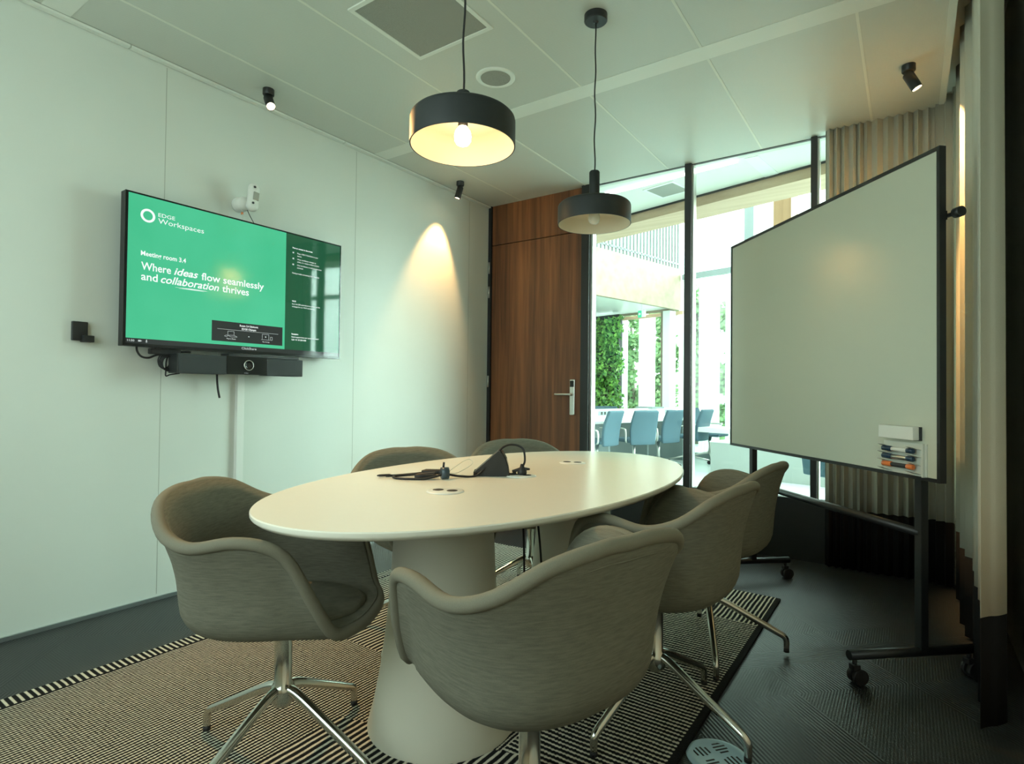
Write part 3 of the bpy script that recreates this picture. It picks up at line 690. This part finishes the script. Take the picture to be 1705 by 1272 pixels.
cable('sensor_cable', 'thin dark wire running from the white sensor down behind the television', [[(-3.04, 1.79, 2.06), (-3.03, 1.805, 2.02), (-3.03, 1.828, 1.985), (-3.03, 1.835, 1.95)]], .002)
cable('sensor_wire', 'thin pale wires with an orange tip under the white sensor', [[(-3.05, 1.762, 2.055), (-3.04, 1.765, 2.02), (-3.035, 1.762, 1.96)], [(-3.05, 1.772, 2.055), (-3.04, 1.768, 2.02), (-3.035, 1.772, 1.96)]], .0015, 'clear')
bm = B(); tube(bm, [(-3.045, 1.767, 2.022), (-3.045, 1.767, 2.034)], .006, 10); x = tri_obj('orange_clip', bm, M['orange'], bpy.data.objects['sensor_wire'])

# ---------------------------------------------------------------- things on the table
hub = empty('table_dock', (-1.30, 1.78, .74), 0, 'black wedge shaped connection dock standing on the table', 'dock')
U = Vector((.823, .567, 0)); V = Vector((-.567, .823, 0)); Z = Vector((0, 0, 1)); o0 = Vector((-1.285, 1.745, .74))
def wedge(prof, w0, w1, name, m, par):
    bm = B(); a = [bm.verts.new(o0 + U * u + Z * z + V * w0) for u, z in prof]; c = [bm.verts.new(o0 + U * u + Z * z + V * w1) for u, z in prof]
    bm.faces.new(a); bm.faces.new(c[::-1])
    for i in range(len(prof)): bm.faces.new((a[i], a[(i + 1) % len(a)], c[(i + 1) % len(a)], c[i]))
    bmesh.ops.recalc_face_normals(bm, faces=bm.faces); o = tri_obj(name, bm, m); return P(smooth_angle(o, 30), par)
arc = [(.060, .001), (.0595, .018), (.056, .040), (.049, .062), (.038, .082), (.028, .094)]
wedge([(-.070, .001)] + arc + [(.018, .094), (-.070, .016)], 0, .075, 'body', M['black'], hub)
wedge([(.062, .0008), (.0615, .018), (.058, .041), (.051, .064), (.040, .084), (.030, .097), (.026, .094), (.036, .081), (.047, .062), (.054, .040), (.0575, .018), (.058, .0008)], -.004, .079, 'curved_cover', M['black_gloss'], hub)
wedge([(-.073, .0005), (-.060, .0005), (-.060, .017), (-.073, .017)], -.002, .077, 'front_lip', M['black_gloss'], hub)
zc = .7445
o = cable('display_cable', 'long black cable arching over the black dock to the plug on the table',
      [[(-1.385, 1.60, zc + .012), (-1.355, 1.645, zc + .002), (-1.325, 1.70, zc + .003), (-1.30, 1.755, .80), (-1.28, 1.80, .845), (-1.255, 1.835, .855), (-1.225, 1.855, .84), (-1.205, 1.84, .80), (-1.205, 1.825, .775)]], .0042)
pl = empty('power_plug', (-1.21, 1.83, .7455), 0, 'black mains plug standing in the outlet disc right of the dock', 'plug')
bm = B(); lathe(bm, [(0, 0), (.016, 0), (.018, .006), (.017, .020), (.009, .028), (.006, .040), (0, .040)], 20, Matrix.Translation((-1.208, 1.826, .7455))); P(tri_obj('body', bm, M['black_soft'], smooth=True), pl)
bm = B(); tube(bm, [(-1.235, 1.80, .758), (-1.208, 1.826, .768), (-1.19, 1.85, .765)], [.005, .008, .004], 8); P(tri_obj('finger_grip', bm, M['black_soft']), pl)
cable('short_cable', 'short black cable lying between the dock and the plug', [[(-1.265, 1.80, .752), (-1.245, 1.805, zc + .002), (-1.225, 1.81, zc + .008)]], .004)
# bundle of adapter cables
cable('adapter_cable', 'black looped cable lying on the table left of the dock', [[(-1.585, 1.49, zc), (-1.56, 1.54, zc), (-1.53, 1.60, zc + .002), (-1.49, 1.64, zc + .008)], [(-1.39, 1.575, zc + .012), (-1.42, 1.53, zc + .001), (-1.46, 1.495, zc), (-1.515, 1.475, zc), (-1.555, 1.50, zc), (-1.545, 1.55, zc), (-1.50, 1.59, zc + .004), (-1.44, 1.60, zc + .012)]], .0042)
def block(name, label, a, c, r0, r1, fl=.6):
    bm = B(); a, c = Vector(a), Vector(c); N = 6
    pts = [a.lerp(c, i / N) for i in range(N + 1)]; rr = [r0 * .5] + [r0] * 2 + [(r0 + r1) / 2] + [r1] * 2 + [r1 * .5]
    tube(bm, pts, rr, 10, flat=fl); o = tri_obj(name, bm, M['black_soft'], smooth=True); return tag(o, label, 'adapter')
block('cable_adapter', 'oval black cable adapter at the back of the looped cable bundle', (-1.515, 1.605, .754), (-1.435, 1.66, .754), .017, .016)
block('cable_adapter', 'straight black connector at the front of the looped cable bundle', (-1.465, 1.515, .751), (-1.405, 1.572, .751), .014, .010, .75)
block('usb_stick', 'thin black connector tip at the far left of the cable bundle', (-1.605, 1.465, .7465), (-1.575, 1.51, .7465), .0065, .0065, .7)
tie = empty('cable_clip', (-1.385, 1.60, .745), 0, 'blue grey round clip holding the cable bundle beside the dock', 'cable clip')
bm = B(); tube(bm, [(-1.395, 1.578, .762), (-1.378, 1.600, .762)], .021, 14); P(tri_obj('knob', bm, mat('dark_blue_grey_plastic', (.035, .06, .08), .3)), tie)
bm = B(); tube(bm, [(-1.39, 1.585, .78), (-1.392, 1.59, .80)], .004, 8); P(tri_obj('pin', bm, M['black_soft']), tie)
bm = B(); tube(bm, smooth_path([(-1.39, 1.61, .76), (-1.40, 1.66, .775), (-1.385, 1.72, .80), (-1.36, 1.715, .785), (-1.375, 1.65, .758), (-1.385, 1.61, .758)], 6), .0012, 6)
o = tri_obj('cable_tie', bm, M['clear'], smooth=True); tag(o, 'thin clear plastic cable tie loop sticking up behind the cable bundle', 'cable tie')
cable('hanging_cable', 'pair of black cables hanging from the table to the floor between the pedestals', [[(-1.19, 1.80, .71), (-1.18, 1.80, .5), (-1.165, 1.79, .3), (-1.13, 1.77, .12), (-1.10, 1.75, .018)], [(-1.16, 1.83, .71), (-1.135, 1.84, .5), (-1.115, 1.83, .3), (-1.11, 1.80, .12), (-1.08, 1.76, .018)]], .004)
fo = empty('floor_outlet', (-.462, 1.745, 0), .9, 'pale blue round slotted floor outlet cover beside the rug', 'floor outlet')
bm = B(); lathe(bm, [(0, .004), (.066, .004), (.070, .0065), (.082, .0065), (.088, .003), (.088, 0)], 56); smooth_angle(tri_obj('cover', bm, M['blue_disc'], fo), 40)
bm = B()
for q in range(4):
    rt = Matrix.Rotation(q * PI / 2, 4, 'Z')
    for i in range(4):
        L_ = .020 if i in (1, 2) else .014
        box(bm, (.032 - L_, .008 + i * .0135, .0042), (.032 + L_, .0135 + i * .0135, .0047), 0, rt)
x = tri_obj('slots', bm, M['black_soft'], fo)

# ---------------------------------------------------------------- whiteboard on a wheeled stand
WA = math.atan2(2.542 - 3.631, .09 + .893); wb = empty('mobile_whiteboard', (-.893, 3.631, 0), WA, 'large white mobile whiteboard on a black wheeled stand in front of the curtain', 'whiteboard')
Lw = 1.467
# local x along the board, local -y faces the room
boxobj('board', (.012, .0, .762), (Lw - .012, .016, 1.940), M['wb'], wb)
b = B()
box(b, (0, -.004, .75), (Lw, .022, .764)); box(b, (0, -.004, 1.938), (Lw, .022, 1.952)); box(b, (0, -.004, .764), (.013, .022, 1.938)); box(b, (Lw - .013, -.004, .764), (Lw, .022, 1.938))
tri_obj('board_frame', b, M['black'], wb)
for px in (.182, 1.340):
    boxobj('post', (px - .016, .026, .105), (px + .016, .056, 1.72), M['black'], wb, bev=.003)
    ft = tri_obj('foot', tube(B(), [(px, -.255, .105), (px, .262, .105)], .0175, 14), M['black'], wb)
    for y in (-.232, .240):
        bm = B(); cx_ = px + .012
        tube(bm, [(px, y, .095), (px, y, .066)], .008, 8); box(bm, (px - .014, y - .014, .052), (px + .014, y + .014, .072), bev=.003)
        for s in (-.013, .013): tube(bm, [(px + s - .008, y + .012, .029), (px + s + .008, y + .012, .029)], .0285, 20)
        c_ = tri_obj('caster', bm, M['black_soft'], wb)
tri_obj('crossbar', tube(B(), [(.182, .040, .545), (1.340, .040, .545)], .0165, 14), M['black'], wb)
bm = B(); tube(bm, [(Lw - .02, .040, 1.706), (Lw + .045, .040, 1.706)], [.008, .008], 10); tube(bm, [(Lw + .018, .040, 1.706), (Lw + .045, .040, 1.706)], .018, 16); tri_obj('pivot_knob', bm, M['black'], wb)
bm = B(); box(bm, (1.30, .022, 1.69), (1.46, .034, 1.722)); box(bm, (.14, .022, 1.69), (.24, .034, 1.722)); tri_obj('board_bracket', bm, M['black'], wb)
def wbempty(name, x, z, label, cat, group=None):
    o = empty(name, wb.matrix_world @ Vector((0, 0, 0)), WA, label, cat, group); o.location = Vector((-.893, 3.631, 0)) + Matrix.Rotation(WA, 3, 'Z') @ Vector((x, -.001, z)); return o
er = wbempty('board_eraser', 1.30, .92, 'white rectangular eraser stuck on the whiteboard above the pens', 'eraser')
boxobj('felt', (-.080, -.008, -.026), (.088, .001, .024), M['dark_grey'], er); boxobj('grip', (-.083, -.034, -.0245), (.085, -.008, .0245), M['white'], er, bev=.004)
tr = wbempty('pen_holder', 1.30, .765, 'pale plastic pen holder with slanted shelves at the whiteboard corner', 'pen holder')
b = B(); box(b, (-.090, -.003, -.003), (.112, .001, .118)); box(b, (.098, -.012, -.003), (.104, -.003, .118)); tri_obj('back_plate', b, M['clear'], tr)
for k, z in enumerate((.004, .036, .066, .094)):
    for sx in (-.088, .048):
        bm = B(); w_ = .040
        a = [(sx, -.003, z), (sx + w_, -.003, z), (sx + w_ - .010, -.040, z + .012), (sx + .004, -.040, z + .012)]
        vs = [bm.verts.new(p) for p in a]; vt = [bm.verts.new((p[0], p[1], p[2] + .002)) for p in a]
        bm.faces.new(vs); bm.faces.new(vt[::-1])
        for i in range(4): bm.faces.new((vs[i], vs[(i + 1) % 4], vt[(i + 1) % 4], vt[i]))
        bmesh.ops.recalc_face_normals(bm, faces=bm.faces); tri_obj('shelf', bm, M['clear'], tr)
def pen(z, label, capm, barm):
    p = wbempty('board_marker', 1.30, .765 + z, label, 'marker', 'markers in the pen holder on the whiteboard')
    def cyl(x0, x1, r, m, nm): tri_obj(nm, tube(B(), [(x0, -.020, .0), (x0 + .002, -.020, 0), (x1 - .002, -.020, 0), (x1, -.020, 0)], [r * .8, r, r, r * .8], 14), m, p)
    cyl(-.075, -.030, .0102, capm, 'cap'); cyl(-.030, .042, .0085, barm, 'barrel'); cyl(.042, .072, .0095, capm, 'end_cap')
pen(.089, 'topmost marker in the holder with navy ends and white barrel', M['navy'], M['white'])
pen(.060, 'middle marker in the holder with navy ends and grey barrel', M['navy'], M['steel'])
pen(.030, 'lowest marker in the holder with orange ends', M['orange'], M['dark_grey'])

# ================================================================ beyond the glass
GA = -math.radians(13.65); E1 = Vector((math.cos(GA), math.sin(GA), 0)); E2 = Vector((-math.sin(GA), math.cos(GA), 0))
G1 = Vector((-3.19, 9.63, 0))
def G(a, c, z=0): return G1 + E1 * a + E2 * c + Vector((0, 0, z))
def gbox(bm, a0, a1, c0, c1, z0, z1, mi=0):
    return prism(bm, [tuple(G(a, c)[:2]) for a, c in ((a0, c0), (a1, c0), (a1, c1), (a0, c1))], z0, z1, mi)
struct(tri_obj('floor', prism(B(), [(-14, 4.18), (9, 4.18), (9, 9), (4, 22), (-14, 22)], -.06, 0), M['out_floor']))
struct(tri_obj('ground', prism(B(), [(-60, -20), (60, -20), (60, 90), (-60, 90)], -.5, -.3), M['ground']))
# low ceiling outside the room and timber beam along its edge
e = lambda x, d=0: 4.81 - .243 * (x + 1.54) + d
struct(tri_obj('ceiling', prism(B(), [(-7, 4.181), (2.5, 4.181), (2.5, max(e(2.5), 4.2)), (.9, e(.9)), (-7, e(-7))], H, H + .05), M['ceil_strip']))
struct(tri_obj('trim_30', prism(B(), [(-.95, 4.20), (-.86, 4.20), (-.80, e(-.80)), (-.90, e(-.90))], H - .003, H + .001), M['out_white']))
o = tri_obj('timber_beam', prism(B(), [(2.5, e(2.5, .01)), (2.5, e(2.5, .35)), (-7, e(-7, .35)), (-7, e(-7, .01))], 2.612, 2.92), M['pale_wood']); struct(o)
struct(tri_obj('trim_31', prism(B(), [(2.5, e(2.5, -.008)), (2.5, e(2.5, .01)), (-7, e(-7, .01)), (-7, e(-7, -.008))], H - .012, H + .002), M['black']))
ll = empty('linear_light', (-1.6, 4.22, H), 0, 'long thin lit ceiling light strip just outside the glass wall', 'ceiling light')
b = prism(B(), [(-2.07, 4.315), (-1.0, 4.195), (-1.0, 4.222), (-2.07, 4.348)], H - .012, H - .001); P(tri_obj('diffuser', b, M['led']), ll)
av = empty('ceiling_vent', (-1.61, 4.515, H), R_(-13), 'grey square air vent in the ceiling outside the glass wall', 'air vent')
tri_obj('grille', box(B(), (-.12, -.12, -.006), (.12, .12, -.001)), M['grille'], av); b = B()
for lo, hi in (((-.14, -.14), (.14, -.12)), ((-.14, .12), (.14, .14)), ((-.14, -.12), (-.12, .12)), ((.12, -.12), (.14, .12))): box(b, (*lo, -.007), (*hi, -.001))
tri_obj('frame', b, M['out_white'], av)
# gallery (upper floor) with timber fascia and balustrade
gl = struct(empty('gallery', G(0, 0)))
b = B(); gbox(b, -.06, 0, -9.6, .0, 2.46, 3.15); gbox(b, -6, -.06, -.04, 0.0, 2.46, 2.52); x = tri_obj('fascia', b, M['fascia']); P(x, gl)
b = B(); gbox(b, -6, -.06, -9.6, 0, 2.50, 3.10); x = P(tri_obj('slab', b, M['out_white']), gl)
bal = empty('balustrade', G(-.03, 0, 3.15), 0, 'white slatted balustrade on the upper gallery above the timber fascia', 'balustrade')
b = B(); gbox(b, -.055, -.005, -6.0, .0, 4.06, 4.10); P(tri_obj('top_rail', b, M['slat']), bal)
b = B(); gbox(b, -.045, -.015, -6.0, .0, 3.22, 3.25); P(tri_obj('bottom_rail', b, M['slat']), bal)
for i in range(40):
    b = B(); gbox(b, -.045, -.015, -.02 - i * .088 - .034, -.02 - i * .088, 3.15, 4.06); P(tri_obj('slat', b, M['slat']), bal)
# facade: posts, transom, blinds
fc = struct(empty('window_2', G(0, 0)))
b = B(); gbox(b, .02, 9.5, .0, .08, 2.97, 3.06); gbox(b, .02, 9.5, .0, .08, .0, .08); P(tri_obj('transom', b, M['out_grey']), fc)
for a in (1.19, 2.9, 4.6, 6.3): P(tri_obj('mullion', gbox(B(), a - .075, a + .075, -.02, .10, 0, 7.5), M['out_grey']), fc)
P(tri_obj('mullion', gbox(B(), -.27, -.13, -.12, .06, 0, 2.46), M['out_white']), fc); P(tri_obj('mullion', gbox(B(), -.32, -.271, -.10, .06, 0, 2.46), M['out_brown']), fc)
P(tri_obj('mullion', gbox(B(), -1.46, -1.40, .02, .12, 0, 2.46), M['out_grey']), fc)
b = B(); gbox(b, -6, -.0, .06, .10, 2.40, 2.46); P(tri_obj('head_rail', b, M['pale_wood']), fc)
b = B(); gbox(b, .02, 9.5, .035, .041, .08, 7.5); P(tri_obj('pane', b, M['glass']), fc)
post = struct(tri_obj('timber_post', gbox(B(), 1.80, 2.04, -.55, -.32, 0, 7.5), M['post_wood']))
for k, (a0, a1, c, z1) in enumerate(((-1.38, -1.20, .14, 2.44), (-.95, -.60, .14, 2.44), (-.46, -.37, .14, 2.44), (-.12, .10, .14, 2.96), (.26, .63, .14, 2.96), (.73, 1.6, .14, 2.96), (1.8, 3.4, .14, 2.96))):
    bm = B(); n = 24; cols = [G(a0 + (a1 - a0) * i / n, c + .012 * math.sin(i * 1.6)) for i in range(n + 1)]
    r0 = [bm.verts.new(p + Vector((0, 0, .05))) for p in cols]; r1 = [bm.verts.new(p + Vector((0, 0, z1))) for p in cols]
    for i in range(n): bm.faces.new((r0[i], r0[i + 1], r1[i + 1], r1[i]))
    o = tri_obj('window_blind', bm, M['sheer'], smooth=True); o.modifiers.new('t', 'SOLIDIFY').thickness = .002
    tag(o, 'bright white vertical sheer blind at the far facade windows', 'blind', 'white sheer blinds at the far facade')
# trees outside
def tree(a, c, h, r, n, label, tone='tree_leaf', ls=.10):
    rt = empty('tree', G(a, c, -.3), 0, label, 'tree', None)
    bm = B(); tube(bm, [(0, 0, 0), (.03, .02, h * .4), (-.02, .05, h * .8)], [.11, .07, .03], 8); x = tri_obj('trunk', bm, M['bark'], rt)
    bm = B(); rnd = random.Random(int(a * 100 + c))
    cl = [(Vector((rnd.uniform(-1, 1) * r * .6, rnd.uniform(-1, 1) * r * .6, h * rnd.uniform(.12, .92))), r * rnd.uniform(.35, .65)) for _ in range(26)]
    for _ in range(n):
        cc, rr = rnd.choice(cl); q = Vector([rnd.gauss(0, 1) for _ in range(3)]).normalized() * rr * rnd.random() ** .4 + cc
        u = Vector([rnd.gauss(0, 1) for _ in range(3)]).normalized(); w = u.orthogonal().normalized() * ls * .5; u = u * ls
        bm.faces.new([bm.verts.new(q - w * .2), bm.verts.new(q + u * .5 - w), bm.verts.new(q + u), bm.verts.new(q + u * .5 + w)])
    tri_obj('foliage', bm, M[tone], rt)
tree(-2.80, 2.4, 3.6, .42, 3500, 'pale leafy tree outside the far facade nearest the living wall')
tree(-1.98, 2.4, 3.6, .42, 3500, 'light green tree outside the facade behind the desk bench')
tree(-1.12, 2.4, 4.2, .42, 4200, 'light green tree outside the facade between white blinds')
tree(-.32, 2.5, 3.4, .42, 3500, 'light green tree outside the facade just left of the whiteboard edge')
# living wall
lv = empty('living_wall', G(-1.2, -.8), 0, 'lush green living wall of leafy plants in the far room', 'living wall')
P(tri_obj('planter_panel', gbox(B(), -4.2, -.95, -.45, -.35, 0, 2.44), M['black_soft']), lv)
bm = B(); rnd = random.Random(5)
for _ in range(9000):
    a = rnd.uniform(-2.6, -.84); z = rnd.uniform(.1, 2.38)
    bulge = .10 + .10 * math.sin(a * 9 + z * 4) * math.sin(z * 7 - a * 3)
    c = -.45 - rnd.random() * (bulge + .08); 
    if a > -.96: a = -.96 + rnd.random() * (.10 + .06 * math.sin(z * 9)); 
    q = G(a, c, z); u = Vector((rnd.gauss(0, .7), rnd.gauss(-.6, .5), rnd.gauss(-.3, .8))).normalized(); w = u.cross(Vector((rnd.gauss(0, 1), rnd.gauss(0, 1), rnd.gauss(0, 1)))).normalized()
    L_ = rnd.uniform(.05, .11); w = w * L_ * .30; u = u * L_
    bm.faces.new([bm.verts.new(q), bm.verts.new(q + u * .45 - w), bm.verts.new(q + u), bm.verts.new(q + u * .45 + w)])
P(tri_obj('foliage', bm, M['leaf']), lv)
# exit sign
ex = empty('exit_sign', G(-.15, -.9, 2.3), 0, 'green lit exit sign with white arrow hanging under the gallery', 'exit sign')
b = B(); gbox(b, -.22, -.15, -.90, -.885, 2.27, 2.38); P(tri_obj('panel', b, M['exit']), ex)
b = B(); gbox(b, -.149, -.08, -.90, -.885, 2.275, 2.38); gbox(b, -.16, -.14, -.896, -.890, 2.38, 2.47); P(tri_obj('housing', b, M['out_white']), ex)
bm = B(); c0 = G(-.185, -.903, 2.325)
for tr_ in ([(-.025, 0), (0, .026), (0, -.026)],):
    bm.faces.new([bm.verts.new(c0 + E1 * p + Vector((0, 0, q))) for p, q in tr_])
bm.faces.new([bm.verts.new(c0 + E1 * p + Vector((0, 0, q))) for p, q in ((0, .010), (.022, .010), (.022, -.010), (0, -.010))])
P(tri_obj('arrow', bm, M['text']), ex)
# work bench with divider
dk = empty('work_bench', G(-1.6, -2), 0, 'long white shared work bench with a low divider beyond the glass', 'desk')
P(tri_obj('desk_top', gbox(B(), -.50, .45, -2.95, -.42, .64, .675), M['out_white']), dk)
P(tri_obj('divider', gbox(B(), .15, .18, -2.95, -.42, .675, .825), M['out_white']), dk)
for c in (-2.35, -1.45, -.50): P(tri_obj('end_panel', gbox(B(), -.40, .36, c, c + .04, 0, .64), M['out_grey']), dk)
for c in (-2.25, -1.30, -.62):
    x = P(tri_obj('socket_strip', gbox(B(), .180, .186, c - .10, c + .10, .735, .795), M['out_grey']), dk)
    b = B(); gbox(b, .186, .189, c - .05, c - .015, .745, .785); gbox(b, .186, .189, c + .02, c + .055, .745, .785); y = tri_obj('socket', b, M['black_soft']); y.parent = x
lp = G(.10, -1.05, .82)
o = tri_obj('laptop', prism(B(), [tuple((lp + E1 * p + E2 * q)[:2]) for p, q in ((-.15, -.12), (.15, -.12), (.2, .12), (-.1, .12))], .8215, .846), M['out_grey']); tag(o, 'thin grey device lying on top of the white bench divider', 'laptop')
# office chairs (seen small)
def office(label, loc, yaw):
    r = empty('office_chair', loc, yaw, label, 'office chair', 'blue grey office chairs beyond the glass'); s = 1.0
    bm = B(); rows = []
    for j in range(9):
        t_ = j / 8; z = .36 + .46 * t_; wd = .185 + .02 * math.sin(PI * t_); xx = -.20 - .09 * t_ + .03 * math.sin(PI * t_)
        rows.append([bm.verts.new((xx - .03 * (1 - (k / 6) ** 2), wd * k / 6, z)) for k in range(-6, 7)])
    for a, c in zip(rows, rows[1:]):
        for k in range(12): bm.faces.new((a[k], a[k + 1], c[k + 1], c[k]))
    o = tri_obj('backrest', bm, M['blue_fab'], r, smooth=True); md = o.modifiers.new('t', 'SOLIDIFY'); md.thickness = .045; md.offset = 0; bv = o.modifiers.new('b', 'BEVEL'); bv.width = .012; bv.segments = 2
    o = tri_obj('seat', box(B(), (-.19, -.20, .385), (.22, .20, .435), bev=.018), M['blue_fab'], r, smooth=True)
    for sy in (-1, 1):
        bm = B(); tube(bm, smooth_path([(-.12, .20 * sy, .39), (-.16, .235 * sy, .42), (-.16, .24 * sy, .53), (-.12, .24 * sy, .57), (.10, .24 * sy, .572)], 5), .013, 8, flat=.8); tri_obj('armrest', bm, M['steel'], r, smooth=True)
    bm = B(); tube(bm, [(0, 0, .10), (0, 0, .22), (0, 0, .385)], [.03, .018, .03], 12); tri_obj('column', bm, M['steel'], r, smooth=True)
    for q in range(4):
        a = q * PI / 2 + .5; bm = B(); tube(bm, [(0, 0, .13), (.29 * math.cos(a), .29 * math.sin(a), .062)], [.016, .011], 8); lg = tri_obj('leg', bm, M['steel'], r, smooth=True)
        bm = B(); c_ = Vector((.29 * math.cos(a), .29 * math.sin(a), .028)); n_ = Vector((-math.sin(a), math.cos(a), 0)); tube(bm, [c_ - n_ * .02, c_ + n_ * .02], .027, 12); tri_obj('caster', bm, M['black_soft'], lg)
    return r
def at(px, D):
    lat = (px - 852.5) / 961.4 * D; return Vector((lat * .823 - D * .5675, lat * .5675 + D * .823, 0))
oc = office('blue grey office chair at the left edge of the glass by the black frame', Vector((-4.94, 6.13, 0)), R_(175))
def oc2(label, x, y, yaw): 
    r = copy_tree(oc); r.location = (x, y, 0); r.rotation_euler = (0, 0, yaw); r['label'] = label
oc.location = (-3.43, 6.98, 0)
oc2('blue grey office chair with its broad back towards the glass, in front of the bench', -3.13, 7.52, R_(146))
oc2('blue grey office chair at the right end of the row in front of the bench', -2.97, 8.03, R_(163))
oc2('blue grey office chair behind the first dark mullion, past the row at the bench', -2.74, 8.68, R_(172))
oc2('blue grey office chair tucked behind the small white table top', -2.62, 9.36, R_(-8))
oc2('blue grey office chair on the far side of the bench by the living wall', -4.18, 8.78, R_(-70))
oc2('office chair partly seen below the whiteboard beside the beige curtain', -.50, 5.75, R_(60))
cb = empty('low_cabinet', G(1.41, -1.52), 0, 'low white lacquered cabinet standing just beyond the glass', 'cabinet')
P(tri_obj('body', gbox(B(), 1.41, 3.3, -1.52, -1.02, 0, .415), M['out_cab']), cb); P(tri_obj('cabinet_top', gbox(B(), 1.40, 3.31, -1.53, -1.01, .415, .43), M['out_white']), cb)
st = empty('side_table', G(1.2, -1), 0, 'white table with a thick top behind the low white cabinet', 'table')
P(tri_obj('table_top', gbox(B(), .91, 2.5, -.99, -.46, .50, .57), M['out_white']), st)
for a in (1.7, 2.4): P(tri_obj('leg', gbox(B(), a, a + .04, -.72, -.68, 0, .5), M['out_grey']), st)
# walls closing the far room and the atrium sides
struct(tri_obj('wall_outer_left', gbox(B(), -6.1, -6.0, -9.6, 1, 0, 7), M['out_white']))
for o in list(bpy.data.objects):
    if o.parent is None and o.type == 'EMPTY' and 'label' not in o and o.get('kind') != 'structure': print('UNLABELLED', o.name)
